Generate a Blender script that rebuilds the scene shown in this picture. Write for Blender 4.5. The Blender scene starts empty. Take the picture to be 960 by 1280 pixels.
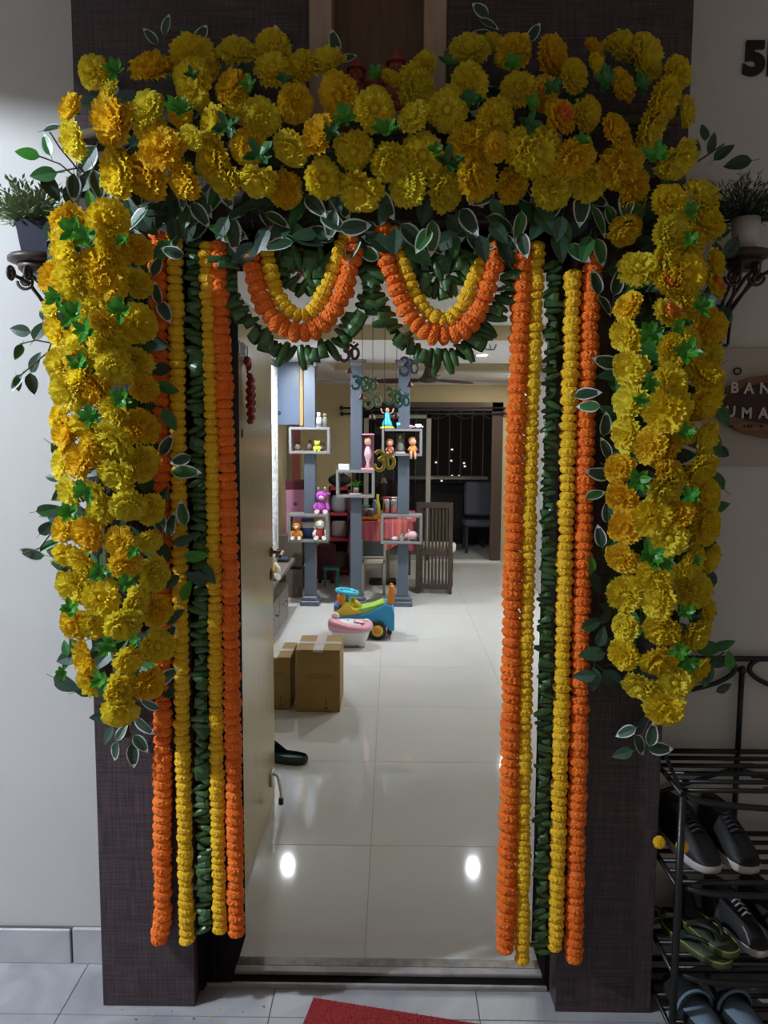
import bpy, math, random
from mathutils import Vector, Matrix, Quaternion
random.seed(7)
PI = math.pi
S = bpy.context.scene
COL = S.collection

# ------------------------------------------------------------------ camera
F = 961.0                                  # focal length in pixels of the 960x1280 frame
PITCH, YAW, ROLL = map(math.radians, (5.65, 0.6, 0.35))
CAM = Vector((0.046, -2.07, 1.65))
fw = Vector((-math.sin(YAW)*math.cos(PITCH), math.cos(YAW)*math.cos(PITCH), -math.sin(PITCH)))
rt0 = Vector((math.cos(YAW), math.sin(YAW), 0)); up0 = rt0.cross(fw)
rt = rt0*math.cos(ROLL) + up0*math.sin(ROLL)
up = up0*math.cos(ROLL) - rt0*math.sin(ROLL)
cam = bpy.data.cameras.new('camera'); co = bpy.data.objects.new('camera', cam); COL.objects.link(co)
cam.sensor_fit = 'VERTICAL'; cam.sensor_height = 36.0; cam.lens = F/1280*36.0
cam.clip_start = 0.05; cam.clip_end = 100
co.matrix_world = Matrix(((rt.x, up.x, -fw.x, CAM.x), (rt.y, up.y, -fw.y, CAM.y), (rt.z, up.z, -fw.z, CAM.z), (0, 0, 0, 1)))
S.camera = co
def ray(px, py): return fw*F + rt*(px-480) + up*(640-py)
def P(px, py, Y):                          # photo pixel -> point on the vertical plane y = Y
    d = ray(px, py); return CAM + d*((Y-CAM.y)/d.y)
def G(px, py, z=0.0):                      # photo pixel -> point on the level plane z
    d = ray(px, py); return CAM + d*((z-CAM.z)/d.z)
def PXM(Y): return (Y-CAM.y)/F             # metres per pixel at a depth

# ------------------------------------------------------------------ world, light levels, exposure
S.view_settings.view_transform = 'Standard'; S.view_settings.look = 'None'
S.view_settings.gamma = 1.0; S.view_settings.use_curve_mapping = False
S.view_settings.exposure = 0.0
W = bpy.data.worlds.new('night_stairwell'); S.world = W; W.use_nodes = True
W.node_tree.nodes['Background'].inputs[0].default_value = (0.95, 0.83, 0.70, 1)
W.node_tree.nodes['Background'].inputs[1].default_value = 0.20
CORRIDOR_LAMP = 3500.0                      # radiance of the corridor globe
DOWNLIGHT = 2000.0                          # radiance of each recessed downlight
FILL_LIGHT = 560.0  # radiance of the two added fill lights

# ------------------------------------------------------------------ materials
MATS = {}
def mat(name, col, rough=0.6, metal=0.0, noise=0.0, scale=20.0, bump=0.0, emit=None, strength=1.0, spec=0.5, rnd=None, stretch=None, trans=0.0, alpha=1.0, coat=0.0, thin=0.0):
    if name in MATS: return MATS[name]
    m = bpy.data.materials.new(name); m.use_nodes = True; MATS[name] = m
    nt = m.node_tree; b = nt.nodes['Principled BSDF']; L = nt.links.new
    b.inputs['Base Color'].default_value = (*col, 1); b.inputs['Roughness'].default_value = rough
    b.inputs['Metallic'].default_value = metal; b.inputs['Specular IOR Level'].default_value = spec
    b.inputs['Transmission Weight'].default_value = trans; b.inputs['Alpha'].default_value = alpha
    b.inputs['Coat Weight'].default_value = coat
    out = None
    if rnd:                                # colour varies from piece to piece
        oi = nt.nodes.new('ShaderNodeObjectInfo'); mx = nt.nodes.new('ShaderNodeMix'); mx.data_type = 'RGBA'
        mx.inputs[6].default_value = (*col, 1); mx.inputs[7].default_value = (*rnd, 1)
        L(oi.outputs['Random'], mx.inputs[0]); out = mx.outputs[2]
    if noise or bump:
        tc = nt.nodes.new('ShaderNodeTexCoord'); n = nt.nodes.new('ShaderNodeTexNoise')
        n.inputs['Scale'].default_value = scale; n.inputs['Detail'].default_value = 5
        src = tc.outputs['Object']
        if stretch:
            mp = nt.nodes.new('ShaderNodeMapping'); mp.inputs['Scale'].default_value = stretch
            L(src, mp.inputs[0]); src = mp.outputs[0]
        L(src, n.inputs['Vector'])
        if noise:
            r = nt.nodes.new('ShaderNodeMapRange'); r.inputs[1].default_value = .3; r.inputs[2].default_value = .7
            r.inputs[3].default_value = 1-noise; r.inputs[4].default_value = 1+noise
            L(n.outputs['Fac'], r.inputs[0])
            mu = nt.nodes.new('ShaderNodeMix'); mu.data_type = 'RGBA'; mu.blend_type = 'MULTIPLY'; mu.inputs[0].default_value = 1
            if out: L(out, mu.inputs[6])
            else: mu.inputs[6].default_value = (*col, 1)
            L(r.outputs[0], mu.inputs[7]); out = mu.outputs[2]
        if bump:
            bp = nt.nodes.new('ShaderNodeBump'); bp.inputs['Strength'].default_value = bump; bp.inputs['Distance'].default_value = .004
            L(n.outputs['Fac'], bp.inputs['Height']); L(bp.outputs[0], b.inputs['Normal'])
    if out: L(out, b.inputs['Base Color'])
    if thin:                               # cloth petals and leaves let some light through
        tl = nt.nodes.new('ShaderNodeBsdfTranslucent'); ms = nt.nodes.new('ShaderNodeMixShader'); ms.inputs[0].default_value = thin
        tl.inputs[0].default_value = (*col, 1)
        if out: L(out, tl.inputs[0])
        L(b.outputs[0], ms.inputs[1]); L(tl.outputs[0], ms.inputs[2]); L(ms.outputs[0], nt.nodes['Material Output'].inputs[0])
    if emit:
        b.inputs['Emission Color'].default_value = (*emit, 1); b.inputs['Emission Strength'].default_value = strength
    return m

def weave(name, c1, c2, rough=0.5):        # dark laminate with a crossing thread pattern
    m = bpy.data.materials.new(name); m.use_nodes = True; MATS[name] = m
    nt = m.node_tree; L = nt.links.new; b = nt.nodes['Principled BSDF']; b.inputs['Roughness'].default_value = rough
    tc = nt.nodes.new('ShaderNodeTexCoord'); f = []
    for sc in ((3, 3, 90), (90, 90, 4)):
        mp = nt.nodes.new('ShaderNodeMapping'); mp.inputs['Scale'].default_value = sc; L(tc.outputs['Object'], mp.inputs[0])
        n = nt.nodes.new('ShaderNodeTexNoise'); n.inputs['Scale'].default_value = 2.2; n.inputs['Detail'].default_value = 4
        L(mp.outputs[0], n.inputs['Vector']); f.append(n.outputs['Fac'])
    a = nt.nodes.new('ShaderNodeMath'); a.operation = 'MULTIPLY'; L(f[0], a.inputs[0]); L(f[1], a.inputs[1])
    r = nt.nodes.new('ShaderNodeMapRange'); r.inputs[1].default_value = .15; r.inputs[2].default_value = .4; L(a.outputs[0], r.inputs[0])
    mx = nt.nodes.new('ShaderNodeMix'); mx.data_type = 'RGBA'; mx.inputs[6].default_value = (*c1, 1); mx.inputs[7].default_value = (*c2, 1)
    L(r.outputs[0], mx.inputs[0]); L(mx.outputs[2], b.inputs['Base Color'])
    return m

def marble(name, c1, c2, rough=0.25, scale=2.0):
    m = bpy.data.materials.new(name); m.use_nodes = True; MATS[name] = m
    nt = m.node_tree; L = nt.links.new; b = nt.nodes['Principled BSDF']; b.inputs['Roughness'].default_value = rough
    tc = nt.nodes.new('ShaderNodeTexCoord'); n = nt.nodes.new('ShaderNodeTexNoise'); n.inputs['Scale'].default_value = scale
    n.inputs['Detail'].default_value = 8; n.inputs['Distortion'].default_value = 1.6; L(tc.outputs['Object'], n.inputs['Vector'])
    r = nt.nodes.new('ShaderNodeValToRGB'); e = r.color_ramp.elements
    e[0].position = .36; e[0].color = (*c2, 1); e[1].position = .62; e[1].color = (*c1, 1)
    L(n.outputs['Fac'], r.inputs[0]); L(r.outputs[0], b.inputs['Base Color'])
    return m

LAM = weave('dark_laminate', (0.030, 0.018, 0.021), (0.105, 0.070, 0.078), 0.5)
mat('wall_paint', (0.66, 0.645, 0.62), 0.75, noise=.03, scale=4, bump=.05)
mat('black_frame', (0.012, 0.010, 0.010), 0.85, spec=.02)
mat('light_wood', (0.42, 0.30, 0.22), 0.55, noise=.12, scale=8, stretch=(8, 8, 1))
mat('niche_wood', (0.22, 0.135, 0.085), 0.5, noise=.15, scale=8, stretch=(8, 8, 1))
marble('corridor_marble', (0.46, 0.46, 0.48), (0.30, 0.30, 0.33), 0.3, 2.5)
marble('skirting_marble', (0.62, 0.62, 0.64), (0.48, 0.48, 0.50), 0.35, 3)
mat('grout', (0.12, 0.12, 0.12), 0.9)
mat('grout_pale', (0.34, 0.33, 0.31), 0.8)
mat('granite', (0.13, 0.10, 0.075), 0.35, noise=.6, scale=30)
mat('strip_grey', (0.30, 0.28, 0.27), 0.4, noise=.3, scale=12)
marble('vitrified', (0.71, 0.70, 0.665), (0.67, 0.66, 0.63), 0.045, 1.2)
mat('tan_paint', (0.56, 0.47, 0.27), 0.7, noise=.03, scale=3)
mat('ceiling_white', (0.70, 0.68, 0.65), 0.8)
mat('cream_laminate', (0.60, 0.48, 0.24), 0.16, noise=.10, scale=6, stretch=(14, 14, .6))
mat('edge_white', (0.7, 0.7, 0.68), 0.4)
mat('brass', (0.18, 0.12, 0.06), 0.35, metal=.9)
mat('steel', (0.6, 0.6, 0.6), 0.25, metal=1)
mat('red_paint', (0.35, 0.02, 0.02), 0.4)
mat('slate_blue', (0.095, 0.115, 0.150), 0.42, noise=.04, scale=5)
mat('cabinet_blue', (0.12, 0.165, 0.25), 0.3)
mat('gold_wood', (0.50, 0.30, 0.10), 0.4, noise=.2, scale=10, stretch=(6, 6, 1))
mat('grey_shelf', (0.22, 0.21, 0.21), 0.5)
mat('walnut_grey', (0.15, 0.12, 0.095), 0.45, noise=.2, scale=8, stretch=(6, .7, 6))
mat('chair_wood', (0.060, 0.040, 0.027), 0.4, noise=.2, scale=12, stretch=(4, 4, .6))
mat('cushion', (0.60, 0.54, 0.42), 0.9)
mat('frame_brown', (0.075, 0.045, 0.032), 0.35)
mat('window_cream', (0.36, 0.34, 0.28), 0.5)
mat('night_glass', (0.55, 0.58, 0.6), 0.03, trans=1.0)
mat('dark', (0.012, 0.012, 0.014), 0.7)
mat('darkgrey', (0.05, 0.05, 0.055), 0.6)
mat('black_iron', (0.010, 0.009, 0.009), 0.4)
mat('bronze_iron', (0.055, 0.035, 0.03), 0.45, noise=.2, scale=40)
mat('cardboard', (0.36, 0.225, 0.070), 0.8, noise=.06, scale=15)
mat('tape', (0.68, 0.64, 0.56), 0.2)
mat('white_plastic', (0.75, 0.72, 0.70), 0.35)
mat('pink_plastic', (0.72, 0.33, 0.40), 0.35)
mat('sky_plastic', (0.03, 0.33, 0.65), 0.3)
mat('cyan_plastic', (0.05, 0.50, 0.68), 0.3)
mat('lime_plastic', (0.36, 0.62, 0.10), 0.35)
mat('yellow_plastic', (0.75, 0.58, 0.04), 0.35)
mat('orange_plastic', (0.80, 0.25, 0.02), 0.35)
mat('black_plastic', (0.018, 0.018, 0.02), 0.5)
mat('green_rubber', (0.022, 0.045, 0.035), 0.55)
mat('teal_insole', (0.05, 0.16, 0.12), 0.6)
mat('red_mat', (0.33, 0.025, 0.025), 1.0, noise=.35, scale=220, bump=.8)
mat('terracotta', (0.30, 0.06, 0.04), 0.5, noise=.3, scale=30)
mat('navy_pot', (0.022, 0.026, 0.050), 0.4)
mat('white_pot', (0.62, 0.57, 0.54), 0.5)
mat('needle_pale', (0.20, 0.27, 0.13), 0.7)
mat('needle_dark', (0.045, 0.08, 0.04), 0.7)
mat('soil', (0.03, 0.02, 0.015), 0.9)
# flowers and leaves
mat('petal_yellow', (0.90, 0.70, 0.025), 0.7, rnd=(0.86, 0.75, 0.06), noise=.08, scale=6, thin=.4)
mat('petal_gold', (0.90, 0.59, 0.020), 0.7, rnd=(0.90, 0.66, 0.03), noise=.10, scale=6, thin=.4)
mat('petal_orange', (0.85, 0.20, 0.03), 0.7)
mat('marigold_orange', (0.82, 0.150, 0.008), 0.75, rnd=(0.88, 0.20, 0.012), noise=.18, scale=160)
mat('marigold_yellow', (0.80, 0.47, 0.010), 0.75, rnd=(0.84, 0.52, 0.014), noise=.14, scale=160)
mat('leaf_dark', (0.020, 0.052, 0.030), 0.45, rnd=(0.030, 0.078, 0.040), noise=.2, scale=30)
mat('leaf_margin', (0.56, 0.60, 0.55), 0.5)
mat('leaf_green', (0.05, 0.27, 0.022), 0.4, rnd=(0.08, 0.32, 0.03), thin=.25)
mat('leaf_mid', (0.030, 0.13, 0.025), 0.4, rnd=(0.035, 0.15, 0.035))
mat('leaf_roll', (0.024, 0.075, 0.020), 0.32, rnd=(0.045, 0.12, 0.028))
mat('leaf_under', (0.06, 0.14, 0.05), 0.35)
mat('stem', (0.08, 0.06, 0.03), 0.8)

# ------------------------------------------------------------------ mesh builder
class MB:
    def __init__(s): s.v = []; s.f = []; s.m = []; s.s = []
    def add(s, vs, fs, m=0, sm=False):
        o = len(s.v); s.v += [Vector(v) for v in vs]
        for f in fs: s.f.append(tuple(i+o for i in f)); s.m.append(m); s.s.append(sm)
        return s
    def box(s, a, b, m=0, c=0.0, R=None):
        a = Vector(a); b = Vector(b); lo = Vector(map(min, a, b)); hi = Vector(map(max, a, b))
        if c <= 0:
            vs = [(x, y, z) for x in (lo.x, hi.x) for y in (lo.y, hi.y) for z in (lo.z, hi.z)]
            fs = [(0, 1, 3, 2), (4, 6, 7, 5), (0, 4, 5, 1), (2, 3, 7, 6), (0, 2, 6, 4), (1, 5, 7, 3)]
        else:
            c = min(c, *[(hi[i]-lo[i])*.49 for i in range(3)]); vs = []; ix = {}
            for i in range(8):
                k = (i >> 2 & 1, i >> 1 & 1, i & 1); p = [(lo, hi)[k[j]][j] for j in range(3)]
                for ax in range(3):
                    q = [p[j] if j == ax else p[j]+(c if k[j] == 0 else -c) for j in range(3)]
                    ix[(k, ax)] = len(vs); vs.append(q)
            fs = []
            for ax in range(3):
                o1, o2 = [j for j in range(3) if j != ax]
                for e in (0, 1):
                    loop = []
                    for (u, w) in ((0, 0), (1, 0), (1, 1), (0, 1)):
                        k = [0, 0, 0]; k[ax] = e; k[o1] = u; k[o2] = w; loop.append(ix[(tuple(k), ax)])
                    fs.append(tuple(loop))
                for u in (0, 1):
                    for w in (0, 1):
                        k0 = [0, 0, 0]; k0[o1] = u; k0[o2] = w; k1 = list(k0); k1[ax] = 1
                        fs.append((ix[(tuple(k0), o1)], ix[(tuple(k1), o1)], ix[(tuple(k1), o2)], ix[(tuple(k0), o2)]))
            for i in range(8):
                k = (i >> 2 & 1, i >> 1 & 1, i & 1); fs.append((ix[(k, 0)], ix[(k, 1)], ix[(k, 2)]))
        if R is not None:
            ctr = (lo+hi)/2; vs = [R @ (Vector(v)-ctr)+ctr for v in vs]
        return s.add(vs, fs, m)
    def cyl(s, p0, p1, r0, r1=None, n=12, m=0, caps=True, sm=True):
        return s.tube([p0, p1], [r0, r0 if r1 is None else r1], n, m, caps, sm)
    def tube(s, path, r, n=8, m=0, caps=True, sm=True):
        path = [Vector(p) for p in path]; k = len(path); rs = r if isinstance(r, (list, tuple)) else [r]*k
        t0 = (path[1]-path[0]).normalized(); a = Vector((0, 0, 1)) if abs(t0.z) < .9 else Vector((1, 0, 0))
        nrm = t0.cross(a).normalized(); vs = []
        for i in range(k):
            t = (path[min(i+1, k-1)]-path[max(i-1, 0)]).normalized()
            nrm = (nrm-t*nrm.dot(t)).normalized(); bn = t.cross(nrm)
            for j in range(n):
                an = 2*PI*j/n; vs.append(path[i]+(nrm*math.cos(an)+bn*math.sin(an))*rs[i])
        fs = [(i*n+j, i*n+(j+1) % n, (i+1)*n+(j+1) % n, (i+1)*n+j) for i in range(k-1) for j in range(n)]
        s.add(vs, fs, m, sm)
        if caps:
            o = len(s.v)-len(vs)
            s.f.append(tuple(o+j for j in reversed(range(n)))); s.m.append(m); s.s.append(False)
            s.f.append(tuple(o+(k-1)*n+j for j in range(n))); s.m.append(m); s.s.append(False)
        return s
    def lathe(s, c, prof, n=16, m=0, sx=1, sy=1, sm=True, p=2.0):
        c = Vector(c); vs = []
        for (r, z) in prof:
            for j in range(n):
                an = 2*PI*j/n; ca, sa = math.cos(an), math.sin(an)
                k = 1/((abs(ca)**p+abs(sa)**p)**(1/p)) if p != 2 else 1
                vs.append(c+Vector((r*ca*k*sx, r*sa*k*sy, z)))
        fs = [(i*n+j, i*n+(j+1) % n, (i+1)*n+(j+1) % n, (i+1)*n+j) for i in range(len(prof)-1) for j in range(n)]
        fs += [tuple(reversed(range(n))), tuple((len(prof)-1)*n+j for j in range(n))]
        return s.add(vs, fs, m, sm)
    def ell(s, c, r, m=0, n=12, k=8, R=None):
        c = Vector(c); r = Vector(r) if not isinstance(r, (int, float)) else Vector((r, r, r)); vs = []
        for i in range(k+1):
            th = PI*i/k
            for j in range(n):
                ph = 2*PI*j/n; q = Vector((r.x*math.sin(th)*math.cos(ph), r.y*math.sin(th)*math.sin(ph), r.z*math.cos(th)))
                if R is not None: q = R @ q
                vs.append(c+q)
        fs = [(i*n+j, (i+1)*n+j, (i+1)*n+(j+1) % n, i*n+(j+1) % n) for i in range(k) for j in range(n)]
        return s.add(vs, fs, m, True)
    def ext(s, pts, y0, y1, m=0, sm=False):   # outline in XZ pushed along Y
        n = len(pts); vs = [(x, y0, z) for x, z in pts]+[(x, y1, z) for x, z in pts]
        fs = [tuple(range(n)), tuple(reversed(range(n, 2*n)))]
        s.add(vs, fs, m); o = len(s.v)-2*n
        for i in range(n):
            s.f.append((o+i, o+n+i, o+n+(i+1) % n, o+(i+1) % n)); s.m.append(m); s.s.append(sm)
        return s
    def xf(s, M, i0=0):
        for i in range(i0, len(s.v)): s.v[i] = M @ s.v[i]
        return s
    def mesh(s, name, mats, off=Vector((0, 0, 0))):
        me = bpy.data.meshes.new(name); me.from_pydata([tuple(v-off) for v in s.v], [], s.f)
        for mm in (mats if isinstance(mats, (list, tuple)) else [mats]): me.materials.append(MATS[mm] if isinstance(mm, str) else mm)
        me.polygons.foreach_set('material_index', s.m); me.polygons.foreach_set('use_smooth', s.s); me.update()
        return me

ORG = {}
def link(name, data, org, parent=None):
    o = bpy.data.objects.new(name, data); COL.objects.link(o); org = Vector(org); ORG[o.name] = org
    if parent is not None: o.parent = parent; o.location = org-ORG[parent.name]
    else: o.location = org
    return o
def tag(o, label, cat, group=None):
    o['label'] = label; o['category'] = cat
    if group: o['group'] = group
    return o
def thing(name, label, cat, loc, group=None): return tag(link(name, None, loc), label, cat, group)
def part(name, mb, mats, parent, label=None, kind=None):
    o = link(name, mb.mesh(name, mats, ORG[parent.name]), ORG[parent.name], parent)
    if label: o['label'] = label
    if kind: o['kind'] = kind
    return o
def single(name, mb, mats, label, cat, group=None, org=None):
    if org is None:
        xs = [v.x for v in mb.v]; ys = [v.y for v in mb.v]; zs = [v.z for v in mb.v]
        org = Vector(((min(xs)+max(xs))/2, (min(ys)+max(ys))/2, min(zs)))
    org = Vector(org); return tag(link(name, mb.mesh(name, mats, org), org), label, cat, group)
def struct(name, mb, mats, parent=None, label=None):
    if parent is not None: return part(name, mb, mats, parent, label)
    o = link(name, mb.mesh(name, mats), (0, 0, 0)); o['kind'] = 'structure'
    if label: o['label'] = label; 
    return o
def inst(name, me, Mw, parent):             # one piece sharing its mesh, at a world matrix
    o = bpy.data.objects.new(name, me); COL.objects.link(o); o.parent = parent
    o.matrix_local = Matrix.Translation(-ORG[parent.name]) @ Mw
    ORG[o.name] = Mw.translation.copy()
    return o
def frame(origin, z, x=None, sc=1.0):       # matrix with local +Z along z
    z = Vector(z).normalized(); x = Vector(x) if x is not None else Vector((random.uniform(-1, 1), random.uniform(-1, 1), random.uniform(-1, 1)))
    x = x-z*x.dot(z)
    if x.length < 1e-5: x = z.orthogonal()
    x.normalize(); y = z.cross(x); sv = sc if isinstance(sc, (tuple, list)) else (sc, sc, sc)
    return Matrix(((x.x*sv[0], y.x*sv[1], z.x*sv[2], origin[0]), (x.y*sv[0], y.y*sv[1], z.y*sv[2], origin[1]), (x.z*sv[0], y.z*sv[1], z.z*sv[2], origin[2]), (0, 0, 0, 1)))
def text(name, body, size, loc, rot, m, parent, depth=.002, sx=1.0, bold=0.0):
    cu = bpy.data.curves.new(name, 'FONT'); cu.body = body; cu.size = size; cu.extrude = depth; cu.offset = bold
    cu.align_x = 'CENTER'; cu.align_y = 'CENTER'; cu.materials.append(MATS[m])
    tmp = bpy.data.objects.new('lettering_source', cu); COL.objects.link(tmp); bpy.context.view_layer.update()
    me = bpy.data.meshes.new_from_object(tmp.evaluated_get(bpy.context.evaluated_depsgraph_get())); bpy.data.objects.remove(tmp)
    o = bpy.data.objects.new(name, me); COL.objects.link(o); o.parent = parent
    o.location = Vector(loc)-ORG[parent.name]; o.rotation_euler = rot; o.scale = (sx, 1, 1); ORG[o.name] = Vector(loc)
    return o

# ------------------------------------------------------------------ the setting: corridor
WY, WB = 0.19, 0.33                        # corridor face and hall face of the entrance wall
PL, PR = (-0.782, -0.515), (0.527, 0.800)  # the two clad pilasters in X
HZ = 2.21                                  # underside of the header
CT = 2.95
wl = struct('wall_left', MB().box((-3.4, WY, 0), (PL[1]-.03, WB, CT)), 'wall_paint')
wr = struct('wall_right', MB().box((PR[0]+.03, WY, 0), (3.0, WB, CT)), 'wall_paint')
struct('wall_top', MB().box((PL[1]-.03, .195, HZ), (PR[0]+.03, WB, CT)), 'wall_paint')
struct('trim_1', MB().box((PL[0], 0, 0), (PL[1], WY, HZ), c=.002), [LAM])
struct('trim_2', MB().box((PR[0], 0, 0), (PR[1], WY, HZ), c=.002), [LAM])
nx = [P(387, 30, 0).x, P(415, 30, 0).x, P(530, 30, 0).x, P(558, 30, 0).x]
NZ = 2.46
struct('trim_3', MB().box((PL[0], 0, HZ), (nx[0], WY, CT)).box((nx[3], 0, HZ), (PR[1], WY, CT)).box((nx[0], 0, HZ), (nx[3], WY, NZ)), [LAM])
struct('trim_4', MB().box((nx[0], -.012, NZ), (nx[1], .1, CT), c=.002).box((nx[2], -.012, NZ), (nx[3], .1, CT), c=.002).box((nx[1], -.012, NZ), (nx[2], .18, NZ+.018)), 'light_wood')
struct('trim_5', MB().box((nx[1], .16, NZ), (nx[2], .188, CT)).box((nx[0], .1, NZ), (nx[1], .16, CT)).box((nx[2], .1, NZ), (nx[3], .16, CT)), 'niche_wood')
struct('trim_6', MB().box((PL[1], .085, 0), (-.425, .30, HZ)).box((PL[1], .04, .02), (-.50, .085, HZ)).box((-.478, .07, .03), (-.468, .086, HZ)).box((.512, .09, 0), (PR[0], .30, HZ)).box((PL[1], .09, 2.14), (PR[0], .3, HZ)), 'black_frame')
# ceiling with the downstand beam between the lamp bay and the flat door
struct('ceiling', MB().box((-3.4, -3.2, CT), (3.0, WB, CT+.1)), 'wall_paint')
struct('beam', MB().box((-2.06, -3.2, 2.74), (-1.86, WY, CT)), 'wall_paint')
def tiles(name, m, x0, x1, y0, y1, ox, oy, sz, z, g=.0025, gm='grout'):
    fl = struct(name, MB().box((x0, y0, z-.05), (x1, y1, z-.002)), gm)
    i0 = math.floor((x0-ox)/sz); j0 = math.floor((y0-oy)/sz)
    i = i0
    while ox+i*sz < x1:
        j = j0
        while oy+j*sz < y1:
            a = (max(x0, ox+i*sz)+g/2, max(y0, oy+j*sz)+g/2); b = (min(x1, ox+(i+1)*sz)-g/2, min(y1, oy+(j+1)*sz)-g/2)
            if b[0]-a[0] > .01 and b[1]-a[1] > .01:
                part('tile', MB().box((*a, z-.02), (*b, z), c=.001), m, fl)
            j += 1
        i += 1
    return fl
tiles('floor', 'corridor_marble', -3.4, 3.0, -3.2, .195, G(598, 1262).x, -.035, .6, 0)
FZ = 0.012
tiles('floor', 'vitrified', -1.13, 1.6, .20, 9.6, -.03, .872, .8, FZ, .0016, 'grout_pale')
struct('trim_7', MB().box((-.5, .158, 0), (.52, .20, .016), c=.003), 'granite')
struct('trim_8', MB().box((-.5, .125, 0), (.52, .157, .019), c=.003).box((-.5, .078, 0), (.52, .090, .014), c=.002), 'strip_grey')
struct('trim_12', MB().box((-.5, .090, 0), (.52, .125, .010)), 'black_frame')
sk = struct('baseboard_left', MB().box((-3.4, WY-.008, 0), (PL[0], WY, .115)), 'grout')
xs = [-3.4, -2.6, -1.8, -.945, PL[0]-.002]
for i in range(4): part('tile', MB().box((xs[i]+.004, WY-.016, 0), (xs[i+1]-.004, WY-.004, .112+(.004 if i == 3 else 0)), c=.002), 'skirting_marble', sk)
sk2 = struct('baseboard_right', MB().box((PR[1], WY-.008, 0), (3.0, WY, .115)), 'grout')
for i in range(3): part('tile', MB().box((PR[1]+.74*i+.004, WY-.016, 0), (PR[1]+.74*(i+1)-.004, WY-.004, .112), c=.002), 'skirting_marble', sk2)
# corridor lamp: globe on the ceiling of the next bay
lp = thing('ceiling_lamp', 'round white globe lamp on the corridor ceiling beyond the beam', 'lamp', (-2.72, -1.08, CT))
part('base', MB().cyl((-2.72, -1.08, CT-.03), (-2.72, -1.08, CT), .07, n=20), 'white_plastic', lp)
mat('globe', (1, 1, 1), .5, emit=(0.77, 0.87, 1.0), strength=CORRIDOR_LAMP)
part('globe', MB().ell((-2.72, -1.08, CT-.075), .05, n=16, k=10), 'globe', lp)

# ------------------------------------------------------------------ the setting: hall behind the door
HL, HR, FY = -1.13, 1.6, 7.95
struct('wall_left', MB().box((HL-.1, WB, 0), (HL, FY+.1, 2.7)), 'tan_paint')
struct('wall_right', MB().box((HR, WB, 0), (HR+.1, FY+.1, 2.7)), 'wall_paint')
sx0, sx1 = P(440, 600, FY).x, P(627, 600, FY).x
sz1 = P(590, 503, FY).z
struct('wall_back', MB().box((HL, FY, 0), (sx0, FY+.1, 2.7)).box((sx1, FY, 0), (HR, FY+.1, 2.7)).box((sx0, FY, sz1), (sx1, FY+.1, 2.7)), 'tan_paint')
# ceiling: high white part, tan step, lower soffit, tray with tan sides, soffit again
za, zb = 2.47, 2.36; ya, yt0, yt1 = 3.75, 5.55, 6.62; tx0 = P(418, 465, yt1).x
c = MB().box((HL, WB, za), (HR, ya, za+.05))
c.box((HL, ya, zb), (HR, yt0, zb+.05)).box((HL, yt1, zb), (HR, FY, zb+.05)).box((HL, yt0, zb), (tx0, yt1, zb+.05))
c.box((tx0, yt0, 2.62), (HR, yt1, 2.66))
struct('ceiling', c, 'ceiling_white')
struct('trim_9', MB().box((HL, ya-.012, zb), (HR, ya, za)).box((tx0, yt1-.004, zb+.02), (HR, yt1+.01, 2.62)).box((tx0-.01, yt0, zb+.02), (tx0+.004, yt1, 2.62)), 'tan_paint')
struct('trim_10', MB().box((HL, FY-.035, zb-.05), (HR, FY, zb), c=.008).box((HL, WB, zb-.05), (HL+.03, FY, zb), c=.006), 'ceiling_white')
# sliding door to the balcony
w1 = struct('window_1', MB().box((sx0, FY-.03, sz1-.11), (sx1, FY+.06, sz1)).box((sx1-.14, FY-.03, FZ), (sx1, FY+.06, sz1)).box((sx0, FY-.03, FZ), (sx0+.05, FY+.06, sz1)), 'frame_brown')
mx0, mx1 = P(455, 600, FY).x, P(538, 600, FY).x
mz = P(480, 517, FY).z
part('sash', MB().box((mx0, FY-.05, .03), (mx0+.06, FY-.02, mz)).box((mx1-.06, FY-.05, .03), (mx1, FY-.02, mz)).box((mx0, FY-.05, mz-.06), (mx1, FY-.02, mz)).box((mx0, FY-.05, .03), (mx1, FY-.02, .1)), 'window_cream', w1)
part('pane', MB().box((mx0+.06, FY-.038, .1), (mx1-.06, FY-.032, mz-.06)), 'night_glass', w1)
part('threshold', MB().box((sx0, FY-.04, FZ), (sx1, FY+.06, FZ+.02)), 'edge_white', w1)
struct('floor', MB().box((-1.4, FY+.1, -.03), (2.4, 9.9, FZ-.004)), 'darkgrey')
struct('wall_balcony', MB().box((-1.4, 9.6, 0), (2.4, 9.7, .95)).box((-1.4, FY+.1, 2.45), (2.4, 9.9, 2.5)).box((-1.42, FY+.1, 0), (-1.4, 9.9, 2.5)).box((2.4, FY+.1, 0), (2.42, 9.9, 2.5)), 'dark')


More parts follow.
